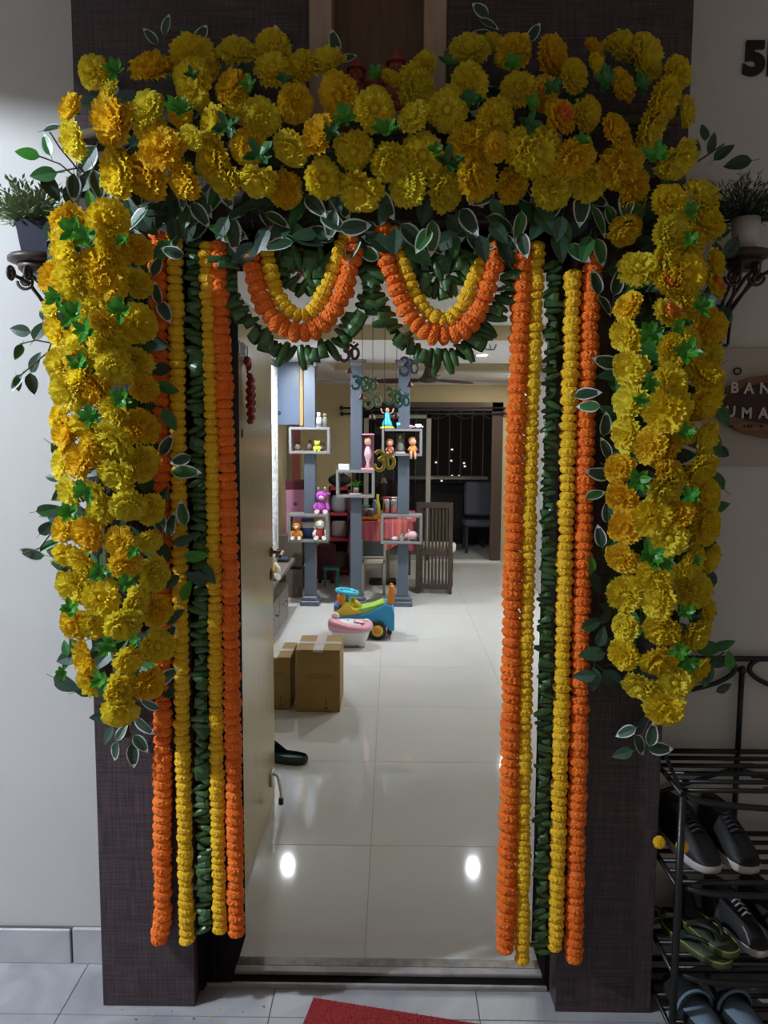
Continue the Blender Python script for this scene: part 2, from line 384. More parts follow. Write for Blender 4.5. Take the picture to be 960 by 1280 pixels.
# ------------------------------------------------------------------ flower, leaf and marigold meshes
def flower_mesh(seed, mats, rings, flat=.62, ctr=False):     # ruffled carnation-like head, radius about 1
    r = random.Random(seed); b = MB()
    for k, (n, phi, w0) in enumerate(rings):
        off = r.uniform(0, 6.28)
        for i in range(n):
            a = off+2*PI*i/n+r.uniform(-.16, .16); ph = math.radians(phi+r.uniform(-9, 9)); R_ = r.uniform(.86, 1.08); wd = w0*r.uniform(.85, 1.15)
            tip = Vector((R_*math.sin(ph), 0, R_*flat*math.cos(ph))); base = Vector((.06, 0, -.12)); mid = (base+tip)*.5+Vector((.06, 0, -.10 if phi > 50 else .0)); tw = r.uniform(-.25, .25); rows = []
            out = Vector((math.cos(ph), 0, -math.sin(ph)))           # across the petal edge, away from the dome
            for u, (p, wf) in enumerate(((base, .18), (mid, .72), (tip*.93+base*.07, 1.0), (tip, .92))):
                row = []
                for q in range(6):
                    s_ = (q-2.5)/2.5; ly = s_*wd*.5*wf; jag = (.055 if q % 2 else -.03)*(u == 3)+r.uniform(-.03, .03)*(u > 1)
                    ruf = (.075 if q % 2 else -.075)*(u/3)**2+r.uniform(-.04, .04)*(u > 1)
                    v = p+tip.normalized()*(jag-.13*s_*s_*(u > 1))+out*(ruf+tw*s_*.25*(u > 1))
                    row.append(Vector((v.x*math.cos(a)-ly*math.sin(a), v.x*math.sin(a)+ly*math.cos(a), v.z)))
                rows.append(row)
            mi = 1 if (ctr and k >= len(rings)-1) else 0
            b.add([p for row in rows for p in row], [(u*6+q, u*6+q+1, u*6+q+7, u*6+q+6) for u in range(3) for q in range(5)], mi, True)
    b.lathe((0, 0, -.55), [(.10, 0), (.16, .12), (.20, .30), (.10, .36)], 8, 2)
    b.ell((0, 0, .06), (.22, .22, flat*.55), 0, 8, 6)
    return b.mesh('blossom', mats)
R1 = [(9, 98, .74), (10, 78, .72), (9, 58, .62), (8, 38, .52), (5, 16, .44)]
R2 = [(8, 88, .86), (8, 66, .78), (7, 46, .66), (5, 24, .54)]
R3 = [(11, 104, .66), (11, 86, .66), (10, 66, .60), (9, 46, .50), (7, 26, .42), (3, 8, .36)]
FM = [flower_mesh(1, ['petal_yellow', 'petal_orange', 'leaf_mid'], R1), flower_mesh(2, ['petal_yellow', 'petal_orange', 'leaf_mid'], R2),
      flower_mesh(3, ['petal_yellow', 'petal_orange', 'leaf_mid'], R3), flower_mesh(4, ['petal_gold', 'petal_orange', 'leaf_mid'], R1),
      flower_mesh(5, ['petal_gold', 'petal_orange', 'leaf_mid'], R3), flower_mesh(6, ['petal_gold', 'petal_orange', 'leaf_mid'], R2, ctr=True),
      flower_mesh(7, ['petal_yellow', 'petal_orange', 'leaf_mid'], R2, ctr=True)]
def leaf_mesh(mats, w=.5, fold=.12, curl=.10, margin=True):
    b = MB(); N = 6; rows = []
    for u in range(N+1):
        t = u/N; hw = w*.5*math.sin(PI*t**.75)**.8*(1 if t < 1 else 0); z = -curl*t*t
        xs_ = (-1, -.78, 0, .78, 1); rows.append([Vector((q*hw, t, z+fold*abs(q)*hw*2)) for q in xs_])
    for u in range(N):
        for q in range(4):
            b.add([rows[u][q], rows[u][q+1], rows[u+1][q+1], rows[u+1][q]], [(0, 1, 2, 3)], 1 if (margin and (q in (0, 3) or u == N-1)) else 0, False)
    b.tube([(0, -.25, .02), (0, 0, 0), (0, .4, .0)], [.012, .012, .006], 4, 2)
    return b.mesh('leaf', mats)
LV = leaf_mesh(['leaf_dark', 'leaf_margin', 'leaf_mid'], .52); LD = leaf_mesh(['leaf_dark', 'leaf_dark', 'leaf_mid'], .55)
LG = leaf_mesh(['leaf_mid', 'leaf_mid', 'leaf_mid'], .52); LB = leaf_mesh(['leaf_green', 'leaf_green', 'leaf_mid'], .52)
LMV = leaf_mesh(['leaf_mid', 'leaf_margin', 'leaf_mid'], .5)
def sprig_mesh(seed, m):
    r = random.Random(seed); b = MB()
    for i in range(9):
        a = 2*PI*i/9*2.1+r.uniform(-.3, .3); ti = r.uniform(.15, .9); ln = r.uniform(.7, 1.05); w = ln*.24
        d = Vector((math.cos(a)*math.cos(ti), math.sin(a)*math.cos(ti), math.sin(ti))); sd = d.cross(Vector((0, 0, 1))).normalized(); nn = sd.cross(d)
        o = Vector((0, 0, .05*i*.3))
        pts = [o, o+d*ln*.35+sd*w, o+d*ln*.72+sd*w*.85, o+d*ln, o+d*ln*.72-sd*w*.85, o+d*ln*.35-sd*w, o+d*ln*.5-nn*w*.35]
        b.add(pts, [(0, 1, 6), (1, 2, 6), (2, 3, 6), (3, 4, 6), (4, 5, 6), (5, 0, 6)], 0, False)
    return b.mesh('leaf_sprig', [m])
SG = [sprig_mesh(11, 'leaf_green'), sprig_mesh(12, 'leaf_green'), sprig_mesh(13, 'leaf_mid')]
def marigold_mesh(seed, m):
    r = random.Random(seed); b = MB(); n, k = 26, 12; vs = []
    for i in range(k+1):
        th = PI*i/k
        for j in range(n):
            ph = 2*PI*(j+.5*(i % 2))/n; w = 1+(.07*r.uniform(-1, 1)+(.045 if (j+i) % 2 else -.045))*math.sin(th)
            rr = math.sin(th)**.6*w; vs.append((rr*math.cos(ph), rr*math.sin(ph), .60*math.cos(th)*(1+.08*r.uniform(-1, 1))))
    fs = [(i*n+j, (i+1)*n+j, (i+1)*n+(j+1) % n, i*n+(j+1) % n) for i in range(k) for j in range(n)]
    b.add(vs, fs, 0, False)
    return b.mesh('marigold', [m])
MO = [marigold_mesh(s, 'marigold_orange') for s in (1, 2, 3)]; MY = [marigold_mesh(s, 'marigold_yellow') for s in (4, 5, 6)]
def roll_mesh(seed):                       # a glossy leaf rolled lengthwise or folded back on itself, tip along +Y
    r = random.Random(seed); b = MB(); N = 7; rows = []
    if seed % 2:
        turn = r.uniform(3.6, 5.0)
        for u in range(N+1):
            t = u/N; rad = .26*(math.sin(PI*(.16+.72*t)))**.8; row = []
            for q in range(8): a = -turn/2+turn*q/7+PI/2*0; row.append(Vector((rad*math.sin(a), t*1.35-.1, rad*(math.cos(a)-.3)+.06*math.sin(t*3))))
            rows.append(row)
        for u in range(N):
            for q in range(7): b.add([rows[u][q], rows[u][q+1], rows[u+1][q+1], rows[u+1][q]], [(0, 1, 2, 3)], 1 if q in (0, 6) else 0, True)
    else:
        turn = r.uniform(3.2, 4.2); R_ = .30
        for u in range(N+1):
            t = u/N; a = t*turn; hw = .34*math.sin(PI*(.12+.8*t))**.7
            c_ = Vector((0, .95*math.sin(a*.85)+.1*t, R_*(1-math.cos(a))-.2)); rows.append([c_+Vector((q*hw, -.05*q*q, -.10*q*q)) for q in (-1, -.5, 0, .5, 1)])
        for u in range(N):
            for q in range(4): b.add([rows[u][q], rows[u][q+1], rows[u+1][q+1], rows[u+1][q]], [(0, 1, 2, 3)], 0 if u < 5 else 1, True)
    return b.mesh('leaf', ['leaf_roll', 'leaf_under'])
RL = [roll_mesh(s) for s in (1, 2, 3, 4)]

# ------------------------------------------------------------------ artificial flower swags
TOPF = [(117,90,17),(137,118,16),(190,85,24),(243,75,25),(243,103,25),(296,65,20),(289,108,20),(88,135,17),(92,175,20),(138,152,27),(160,150,16),(185,135,20),(187,160,18),
 (203,185,24),(147,217,26),(183,222,26),(230,225,22),(265,200,22),(282,222,22),(267,155,20),(240,172,14),(341,60,19),(341,88,20),(375,85,18),(408,78,20),(327,147,20),(369,130,20),
 (424,120,23),(467,137,23),(398,168,22),(311,184,20),(365,186,20),(442,188,21),(487,203,21),(403,223,21),(322,225,22),(356,238,20),(450,238,26),(517,147,18),(519,108,23),(530,80,13),
 (489,98,12),(528,195,24),(510,233,22),(559,137,22),(587,63,21),(587,105,20),(619,150,21),(585,176,22),(555,238,23),(596,221,25),(620,184,15),(641,232,20),(652,184,20),(641,64,20),
 (649,112,20),(619,56,14),(690,72,22),(743,62,14),(780,60,22),(807,73,24),(717,95,17),(745,83,14),(777,107,18),(847,90,17),(857,140,16),(827,128,25),(813,160,22),(700,147,20),
 (733,143,19),(770,165,20),(670,190,28),(718,197,23),(845,200,24),(777,207,26),(737,228,21),(690,237,21),(793,232,18),(790,255,17),(782,288,19),(300,135,16),(225,140,15),(680,118,18)]
LEFTF = [(88,280,22),(135,277,24),(145,310,23),(174,312,16),(83,313,26),(70,345,22),(97,350,24),(133,352,23),(172,355,18),(70,380,18),(118,388,20),(172,405,22),(72,415,20),(95,425,22),
 (135,430,23),(172,453,18),(100,448,20),(143,460,22),(180,485,17),(85,492,24),(120,490,20),(142,515,20),(177,533,22),(82,543,22),(107,533,20),(143,552,24),(102,575,22),(178,580,21),
 (80,578,20),(147,593,23),(87,617,20),(160,632,21),(187,637,18),(127,638,18),(110,667,22),(80,660,16),(150,677,19),(187,677,15),(85,693,18),(103,703,20),(157,707,19),(192,718,21),(93,733,22),
 (127,747,22),(170,753,19),(195,763,19),(93,780,18),(117,780,17),(155,780,22),(108,822,24),(162,823,20),(197,807,20),(110,853,18),(150,860,21),(187,855,20),(150,888,21),(118,330,22),(130,405,18),(118,615,18),(75,455,18),(97,470,20),(120,560,18),(75,520,16)]
RIGHTF = [(837,253,20),(877,245,22),(880,277,23),(837,290,20),(797,337,22),(837,317,24),(857,343,24),(837,353,20),(893,330,17),(892,358,17),(785,384,18),(835,393,20),(783,420,20),(887,410,21),
 (840,433,16),(788,460,21),(840,448,15),(837,478,22),(880,467,22),(890,447,17),(788,502,22),(833,512,26),(880,500,25),(783,543,20),(813,557,20),(880,547,23),(827,563,20),(775,585,17),(873,587,22),
 (837,592,20),(832,610,22),(778,622,20),(880,620,22),(783,658,21),(817,648,23),(847,643,18),(880,657,23),(837,673,22),(778,698,19),(820,720,22),(860,703,24),(887,697,18),(783,742,21),(823,752,21),
 (867,737,22),(883,763,17),(782,783,17),(828,788,22),(870,793,21),(780,818,18),(825,825,22),(800,857,20),(843,853,20),(870,838,19),(831,884,22),(860,380,18),(852,540,18),(865,300,18),(860,425,17)]
def put_flowers(root, lst, axis, seed):
    r = random.Random(seed)
    for (x, y, rad) in lst:
        dx, dy, bulge = axis(x, y); Y = -.085-.10*bulge+r.uniform(-.015, .015)
        p = P(x, y, Y); sc = rad*PXM(Y)*1.17
        d = Vector((dx*.9+r.uniform(-.6, .6), -r.uniform(.55, 1.0), -dy*.6+r.uniform(-.75, .45)))
        k = r.choices(range(7), (6, 5, 6, 2, 2, .15, .5))[0] if axis is not ax_top else r.choices(range(7), (4, 4, 4, 4, 3, .7, .3))[0]
        inst('blossom', FM[k], frame(p, d, (r.uniform(-1, 1), .1, r.uniform(-1, 1)), sc), root)
ax_top = lambda x, y: ((x-480)/700, (y-150)/95, max(0, 1-((y-150)/110)**2))
ax_left = lambda x, y: ((x-130-(y-570)*.03)/62, (y-580)/900, max(0, 1-((x-130-(y-570)*.03)/75)**2))
ax_right = lambda x, y: ((x-835)/60, (y-570)/900, max(0, 1-((x-835)/75)**2))
gsw = 'artificial yellow flower swags around the entrance'
swT = thing('flower_swag', 'wide yellow blossom swag laid across the dark header above the doorway', 'flower swag', P(480, 250, 0), gsw)
swL = thing('flower_swag', 'hanging column of yellow blossoms on the pilaster beside the dark pot', 'flower swag', P(150, 900, 0), gsw)
swR = thing('flower_swag', 'hanging column of yellow blossoms on the pilaster above the shoe rack', 'flower swag', P(830, 900, 0), gsw)
put_flowers(swT, TOPF, ax_top, 1); put_flowers(swL, LEFTF, ax_left, 2); put_flowers(swR, RIGHTF, ax_right, 3)
# the vine cores the blossoms are wired to
part('vine', MB().tube([P(95, 170, -.05), P(200, 150, -.05), P(480, 165, -.05), P(760, 150, -.05), P(850, 150, -.05)], .012, 6), 'stem', swT)
part('vine', MB().tube([P(120, 265, -.05), P(125, 580, -.05), P(150, 890, -.05), P(160, 920, -.03)], .010, 6), 'stem', swL)
part('vine', MB().tube([P(850, 240, -.05), P(840, 580, -.05), P(830, 890, -.05), P(810, 930, -.03)], .010, 6), 'stem', swR)
def put_sprigs(root, lst, axis, seed):
    r = random.Random(seed)
    for (x, y, s_) in lst:
        b_ = axis(x, y)[2]; Y = -.14-.10*b_; p = P(x, y, Y)
        inst('leaf_sprig', SG[2 if axis is ax_top and r.random() < .4 else r.randrange(2)], frame(p, (r.uniform(-.3, .3), -1, r.uniform(-.2, .5)), None, s_*.88*PXM(Y)), root)
put_sprigs(swT, [(145,92,22),(225,138,26),(285,158,24),(400,40,0.1),(325,195,28),(430,150,24),(415,165,18),(485,165,26),(560,205,26),(590,125,20),(560,80,18),(660,155,22),(640,80,18),(755,100,22),(800,105,18),(820,195,24),(690,110,18),(730,178,16),(240,95,14),(355,100,14),(310,108,16),(470,92,16),(665,130,16),(545,190,16)], ax_top, 5)
put_sprigs(swL, [(92,290,26),(112,300,24),(72,372,22),(92,395,26),(150,388,24),(108,415,26),(100,455,22),(150,498,22),(115,522,22),(108,612,24),(88,642,22),(125,715,20),(158,730,18),(88,762,20),(135,808,22),(128,850,22),(168,690,14),(170,800,14),(78,840,14),(155,300,14)], ax_left, 6)
put_sprigs(swR, [(860,265,18),(862,300,16),(875,385,22),(815,420,26),(858,440,26),(812,480,18),(855,540,18),(795,600,24),(862,620,20),(812,695,28),(830,705,18),(855,765,18),(850,815,20),(860,830,20),(845,410,16),(800,500,16),(870,700,12)], ax_right, 7)
def put_leaf(root, me, x, y, ang, ln, Y, r, tilt=.5):
    a = math.radians(ang); t = Vector((math.cos(a), r.uniform(-.35, .35), math.sin(a))).normalized()
    n = Vector((r.uniform(-tilt, tilt), -1, r.uniform(-tilt, tilt+.3))); n = (n-t*n.dot(t)).normalized(); xx = t.cross(n)
    sc = ln*PXM(Y); p = P(x, y, Y)-t*sc*.5
    M = Matrix(((xx.x*sc, t.x*sc, n.x*sc, p.x), (xx.y*sc, t.y*sc, n.y*sc, p.y), (xx.z*sc, t.z*sc, n.z*sc, p.z), (0, 0, 0, 1)))
    inst('leaf', me, M, root)
rl = random.Random(21)
V, D, Gm, B, MV = LV, LD, LG, LB, LMV
for (x, y, a, l, me) in [(188,45,130,24,V),(208,30,80,26,V),(252,42,70,30,V),(232,38,0,24,D),(345,45,100,30,V),(418,52,110,30,V),(436,72,35,26,V),(600,12,140,26,V),(612,30,-20,26,V),(603,42,170,28,V),
    (34,192,170,30,B),(58,180,110,30,MV),(66,160,10,28,V),(54,218,190,34,Gm),(92,235,-100,34,V),(122,232,-80,36,V),(113,250,100,26,B),(108,225,60,30,D),(668,40,60,26,V),(890,178,70,26,D),(905,190,40,28,D),(922,204,185,32,D),(870,185,80,24,D),(880,165,100,22,D)]:
    put_leaf(swT, me, x, y, a, l, -.05, rl)
for x in (60, 100, 150, 830, 860, 800, 120, 180, 840):
    put_leaf(swT, rl.choice((D, V, D)), x+rl.uniform(-12, 12), rl.uniform(190, 262), rl.uniform(0, 360), rl.uniform(30, 42), -.03, rl)
for i in range(120):                       # dark ivy fringe hanging under the swag
    x = 165+i*(640/120)+rl.uniform(-8, 8); y = rl.uniform(240, 318) if 190 < x < 770 else rl.uniform(240, 285)
    put_leaf(swT, rl.choice((V, V, V, D, D, D, MV, Gm)), x, y, rl.gauss(-90, 60), rl.uniform(30, 44), rl.uniform(-.11, -.05), rl)
for i in range(70):                        # leaf bed behind the blossoms
    put_leaf(swT, rl.choice((D, D, D, V)), rl.uniform(105, 850), rl.uniform(85, 245), rl.uniform(0, 360), rl.uniform(34, 46), rl.uniform(-.05, -.03), rl, .25)
for (x, y, a, l, me) in [(25,413,170,28,D),(50,413,60,30,D),(23,440,250,22,Gm),(44,453,60,30,D),(20,478,240,26,V),(40,480,-85,28,D),(55,390,80,22,D),(22,480,-90,20,Gm),(68,597,170,26,D),(60,637,10,32,Gm),(58,660,40,28,D),(38,692,175,40,V),(62,682,35,30,Gm),
    (72,707,160,28,V),(82,810,110,22,Gm),(82,830,250,18,Gm),(196,332,70,28,V),(196,366,100,28,V),(206,390,-60,32,V),(195,430,-10,34,D),(200,462,200,30,D),(210,485,-20,32,Gm),(212,525,-60,32,Gm),(208,556,60,30,V),(233,590,0,38,MV),(225,575,200,30,V),(228,641,100,34,MV),
    (204,622,80,32,D),(214,655,80,34,V),(200,650,90,34,V),(230,675,20,30,D),(246,695,0,32,B),(262,718,-60,30,D),(245,722,160,32,D),(233,738,70,30,B),(215,728,220,28,D),(216,770,20,34,D),(212,792,60,30,V),(210,845,40,34,V),(205,690,-60,30,D),
    (186,880,160,32,V),(124,896,185,26,D),(180,908,-40,36,V),(144,940,-110,32,V),(166,945,-80,32,V),(152,915,60,26,V),(176,930,-50,30,V),(135,920,-120,26,D)]:
    put_leaf(swL, me, x, y, a, l, -.075 if x > 100 else -.03, rl)
for i in range(130): put_leaf(swL, rl.choice((D, D, Gm)), 70+(i % 9)*14+rl.uniform(-7, 7)+(i/130)*20, 275+i*4.6+rl.uniform(-10, 10), rl.uniform(0, 360), 40, rl.uniform(-.06, -.03), rl, .3)
for (x, y, a, l, me) in [(745,352,100,34,V),(772,352,80,34,V),(757,382,-60,30,V),(757,452,170,36,V),(735,492,10,34,V),(735,508,180,30,MV),(757,530,90,32,V),(748,592,170,36,V),(745,618,20,30,MV),(757,560,110,30,V),(760,470,180,30,D),(760,640,100,32,V),(740,705,90,22,B),(745,730,-60,32,D),
    (750,670,100,30,V),(740,780,20,30,D),(752,796,80,28,D),(740,818,180,36,D),(730,845,190,30,D),(742,850,-90,34,D),(757,770,60,26,D),(905,806,20,30,Gm),(897,828,-30,34,D),(912,825,100,26,B),(898,290,20,40,D),(915,308,60,32,D),(895,320,-90,36,D),(905,400,-80,36,D),(900,495,60,26,D),(905,520,-60,30,Gm),(903,565,-30,26,D),
    (782,915,-150,30,V),(800,932,-60,36,V),(815,918,80,32,V),(826,936,0,34,V),(778,942,200,28,D),(800,905,60,28,D),(905,860,30,22,D)]:
    put_leaf(swR, me, x, y, a, l, -.075 if x < 890 else -.03, rl)
for i in range(130): put_leaf(swR, rl.choice((D, D, Gm)), 772+(i % 9)*14.5+rl.uniform(-7, 7), 255+i*4.75+rl.uniform(-10, 10), rl.uniform(0, 360), 40, rl.uniform(-.06, -.03), rl, .3)
for (root, pts) in ((swT, [(110,235),(75,205),(38,191)]), (swT, [(100,215),(75,185),(62,165)]), (swT, [(96,210),(70,215)]), (swL, [(75,400),(60,440),(25,470)]), (swL, [(70,430),(45,425),(25,430)]), (swL, [(72,655),(50,685),(28,692)]), (swT, [(860,210),(890,190),(905,180)]), (swR, [(885,830),(905,815)]), (swR, [(770,830),(740,835)]), (swR, [(815,890),(800,930)])):
    part('stem', MB().tube([P(x, y, -.035) for x, y in pts], .0022, 5), 'stem', root)

# ------------------------------------------------------------------ marigold and leaf garlands
def sample(pts, step):
    out = []; acc = 0.0; pts = [Vector(p) for p in pts]
    for a, b in zip(pts, pts[1:]):
        L_ = (b-a).length; t = acc
        while t < L_: out.append((a.lerp(b, t/L_), (b-a).normalized())); t += step
        acc = t-L_
    return out
def smooth(pts, n=6):
    out = []; m_ = len(pts)
    for i in range(m_-1):
        p0, p1, p2, p3 = pts[max(i-1, 0)], pts[i], pts[i+1], pts[min(i+2, m_-1)]
        for k in range(n):
            t = k/n; out.append(.5*((2*p1)+(p2-p0)*t+(2*p0-5*p1+4*p2-p3)*t*t+(3*p1-p0-3*p2+p3)*t*t*t))
    out.append(pts[-1]); return out
def marigolds(label, pix, rad, col, Y, group, seed):
    r = random.Random(seed); pts = [P(x, y, Y) for x, y in pix]
    if len(pts) > 2: pts = smooth(pts)
    root = thing('marigold_garland', label, 'garland', pts[0], group); R_ = rad*PXM(Y)
    for (p, t) in sample(pts, R_*1.02):
        tt = t+Vector((r.uniform(-.16, .16), r.uniform(-.16, .16), r.uniform(-.1, .1)))
        s_ = R_*r.uniform(.9, 1.10); p = p+Vector((r.uniform(-.0016, .0016), r.uniform(-.002, .002), 0))
        inst('marigold', r.choice(col), frame(p, tt, None, (s_, s_, s_*r.uniform(.92, 1.15))), root)
    part('thread', MB().tube(pts, .0015, 5), 'stem', root)
    return root
def leafrope(label, pix, size, Y, group, seed, step=.55, density=1, out=False):
    r = random.Random(seed); pts = [P(x, y, Y) for x, y in pix]
    if len(pts) > 2: pts = smooth(pts)
    root = thing('leaf_garland', label, 'garland', pts[0], group); s0 = size*PXM(Y); i = 0; ctr = sum(pts, Vector())/len(pts)+Vector((0, 0, .08))
    for (p, t) in sample(pts, s0*step):
        for k in range(density):
            i += 1; sd = Vector((-t.z, 0, t.x)).normalized()
            if out:                            # loops: leaves point away from the loop, with scatter
                if sd.dot(p-ctr) < 0: sd = -sd
            elif i % 2: sd = -sd
            yv = (sd+t*r.uniform(-.55, .55)+Vector((0, r.uniform(-.5, .1), 0))).normalized()
            s_ = s0*r.uniform(.75, 1.15); zv = Vector((r.uniform(-.5, .5), -1, r.uniform(-.2, .7))); zv = (zv-yv*zv.dot(yv)).normalized()
            inst('leaf', r.choice(RL), frame(p-yv*s_*(.15 if out else .42)+Vector((0, r.uniform(-.006, .006), 0)), zv, yv.cross(zv), s_), root)
    part('thread', MB().tube(pts, .0012, 5), 'stem', root)
    return root
gv = 'marigold garlands hanging straight down beside the doorway'
YG = -.032
for i, (pix, rad, col, lab) in enumerate([
    ([(196,296),(203,640),(203,1090),(204,1140),(197,1180)], 11.5, MO, 'orange marigold string over the pilaster beside the skirting, half hidden by yellow blossoms'),
    ([(218,296),(224,640),(229,960),(234,1176)], 10, MY, 'yellow marigold string between the half hidden orange string and the leaf string by the door'),
    ([(258,308),(267,640),(271,960),(275,1168)], 9.5, MY, 'yellow marigold string touching the orange string in front of the open door'),
    ([(273,308),(286,640),(292,960),(296,1174)], 11, MO, 'orange marigold string hanging in front of the open cream door'),
    ([(654,308),(643,600),(637,960),(631,1188)], 12, MO, 'orange marigold string over the hall floor, inner one on the shoe rack side'),
    ([(672,308),(661,640),(655,960),(653,1200)], 9.5, MY, 'yellow marigold string between an orange string and the leaf string, shoe rack side'),
    ([(716,345),(706,700),(699,1000),(694,1192)], 10.5, MY, 'yellow marigold string on the pilaster edge between leaf string and outer orange string'),
    ([(743,310),(733,500),(724,900),(717,1200)], 11.5, MO, 'orange marigold string over the pilaster next to the shoe rack')]):
    marigolds(lab, pix, rad, col, YG, gv, 40+i)
gl = 'strings of folded green leaves by the doorway'
leafrope('folded green leaf string hanging before the dark door jamb', [(242,296),(250,640),(256,1162)], 18, YG, gl, 61, .46)
leafrope('folded green leaf string hanging beside the pilaster on the shoe rack side', [(691,330),(684,640),(679,960),(675,1195)], 16, YG, gl, 62, .50)
gs = 'looped marigold garlands under the header'
marigolds('orange marigold loop under the header on the cream door side', [(314,322),(321,357),(335,390),(355,410),(379,416),(403,406),(422,381),(434,349),(442,309),(447,288)], 12, MO, -.045, gs, 50)
marigolds('yellow marigold loop inside the orange loop on the cream door side', [(332,306),(339,345),(351,377),(371,394),(391,389),(407,361),(418,333),(430,301),(447,280)], 9.5, MY, -.04, gs, 51)
marigolds('orange marigold loop under the header on the shoe rack side', [(478,288),(482,325),(492,349),(506,385),(529,412),(557,420),(585,408),(605,373),(616,335),(624,306)], 12, MO, -.045, gs, 52)
marigolds('yellow marigold loop inside the orange loop on the shoe rack side', [(490,290),(502,325),(514,357),(529,385),(553,400),(573,389),(589,357),(601,330),(612,306)], 9.5, MY, -.04, gs, 53)
gk = 'looped folded leaf garlands under the header'
leafrope('folded leaf loop around the orange marigolds on the cream door side', [(288,325),(294,362),(308,390),(328,414),(352,432),(383,437),(415,428),(438,402),(452,372),(460,335)], 22, -.03, gk, 63, .40, out=True)
leafrope('folded leaf loop around the orange marigolds on the shoe rack side', [(462,335),(474,365),(488,398),(510,426),(533,438),(557,442),(583,430),(607,398),(628,365),(640,330)], 22, -.03, gk, 64, .40, out=True)
leafrope('thick row of folded leaves strung along the header underside', [(285,318),(360,326),(460,335),(560,328),(645,318)], 24, -.02, gk, 65, .28)
leafrope('short leaf string framing the inner side of the loops by the cream door', [(345,318),(352,345),(385,362),(408,335),(420,318)], 20, -.02, gk, 66, .4)
leafrope('short leaf string framing the inner side of the loops by the shoe rack', [(512,318),(522,345),(552,366),(580,340),(592,318)], 20, -.02, gk, 67, .4)
for k, (x, lab) in enumerate(((376, 'small red bead tassel inside the loop near the cream door'), (545, 'small red bead tassel inside the loop near the shoe rack'))):
    b = MB().tube([P(x, 290, -.02), P(x, 345, -.02)], .0012, 4)
    for q in range(7):
        for dx in (-3, 3): b.ell(P(x+dx*(1 if q > 1 else .4), 312+q*5.2, -.02), .0055, n=6, k=4)
    single('bead_tassel', b, 'terracotta', lab, 'tassel', 'bead tassels')

# ------------------------------------------------------------------ corridor things
def bracket(label, px, py, Yc, r, hook):
    c = P(px, py, Yc); t = thing('wall_bracket', label, 'bracket', (c.x, WY, c.z-.1), 'plant brackets on the corridor wall')
    part('plate', MB().lathe((c.x, Yc, c.z-.02), [(r*.8, 0), (r, .006), (r, .016), (r*.92, .022)], 24, 0), 'bronze_iron', t)
    part('plate_apron', MB().lathe((c.x, Yc, c.z-.045), [(r*.55, 0), (r*.68, .01), (r*.72, .025)], 20), 'bronze_iron', t)
    s = -1 if px < 480 else 1
    b = MB()
    for k in (-1, 0, 1):                   # scrolls under the plate, running back to the wall
        pts = []
        for i in range(22):
            a = i/21*1.75*2*PI; rr = .022*(1-i/26)
            pts.append(Vector((c.x+k*.045+s*.01, Yc-.055+rr*math.cos(a), c.z-.055+rr*math.sin(a))))
        b.tube(pts, .0045, 6)
        b.tube(smooth([Vector((c.x+k*.045+s*.01, Yc-.033, c.z-.055)), Vector((c.x+k*.03, Yc, c.z-.075)), Vector((c.x+k*.012, WY-.02, c.z-.14)), Vector((c.x, WY-.008, c.z-.2))]), .005, 6)
    part('scroll', b, 'bronze_iron', t)
    for k in (-1, 1):                      # side scrolls seen from the front
        pts = [Vector((c.x+k*(r*.45+.024*(1-i/30)*math.cos(i/20*1.4*2*PI)), Yc-.01, c.z-.065-.024*(1-i/30)*math.sin(i/20*1.4*2*PI))) for i in range(24)]
        part('scroll', MB().tube([Vector((c.x, WY-.03, c.z-.16)), Vector((c.x+k*r*.2, Yc+.02, c.z-.10))]+pts[::-1], .0045, 6), 'bronze_iron', t)
    if hook:
        h = P(*hook, .17)
        part('hook', MB().tube(smooth([Vector((c.x-.02, .17, c.z-.12)), Vector((h.x+.012, .17, h.z+.08)), Vector((h.x+.01, .165, h.z+.02)), Vector((h.x, .15, h.z-.01)), Vector((h.x-.02, .15, h.z-.004)), Vector((h.x-.022, .15, h.z+.012))]), .004, 6), 'black_iron', t)
    else: part('wall_plate', MB().box((c.x-.012, WY-.012, c.z-.24), (c.x+.012, WY, c.z-.02), c=.003), 'bronze_iron', t)
    return c
def bush(t, c, rad, m, seed, n=150):
    r = random.Random(seed); b = MB()
    for i in range(n):
        d = Vector((r.gauss(0, 1), r.gauss(0, .8), abs(r.gauss(.35, .6))+.02)).normalized(); ln = r.uniform(.55, 1.0)*rad; base = Vector(c)+Vector((0, 0, -.01))
        d2 = (d+Vector((0, 0, -.12))).normalized(); tip = base+d*ln*.7+d2*ln*.3*1.0
        b.tube([base, base+d*ln*.6, tip], [.0012, .001, .0008], 3)
        for q in range(6):
            p = base.lerp(tip, .45+.11*q); e = (d+Vector((r.uniform(-1, 1), r.uniform(-1, 1), r.uniform(-.6, 1)))*.9).normalized(); L_ = r.uniform(.016, .026); sd = e.orthogonal().normalized()*.0035
            b.add([p, p+e*L_*.5+sd, p+e*L_, p+e*L_*.5-sd], [(0, 1, 2, 3)], 0)
    part('foliage', b, m, t, kind='stuff')
cL = bracket('bronze scroll bracket with round plate carrying the dark pot', 50, 322, .08, .082, None)
cR = bracket('dark scroll bracket with round plate carrying the white pot', 930, 316, .06, .066, (905, 428))
t = thing('potted_plant', 'pale green bushy plant in a dark navy square pot on the bracket', 'potted plant', (cL.x, .08, cL.z+.003))
z0 = cL.z+.003
b = MB(); loft4 = [[Vector((cL.x+sx_*r_, .08+sy_*r_, z0+h_)) for sx_, sy_ in ((-1, -1), (1, -1), (1, 1), (-1, 1))] for r_, h_ in ((.034, 0), (.045, .088), (.041, .088), (.038, .07))]
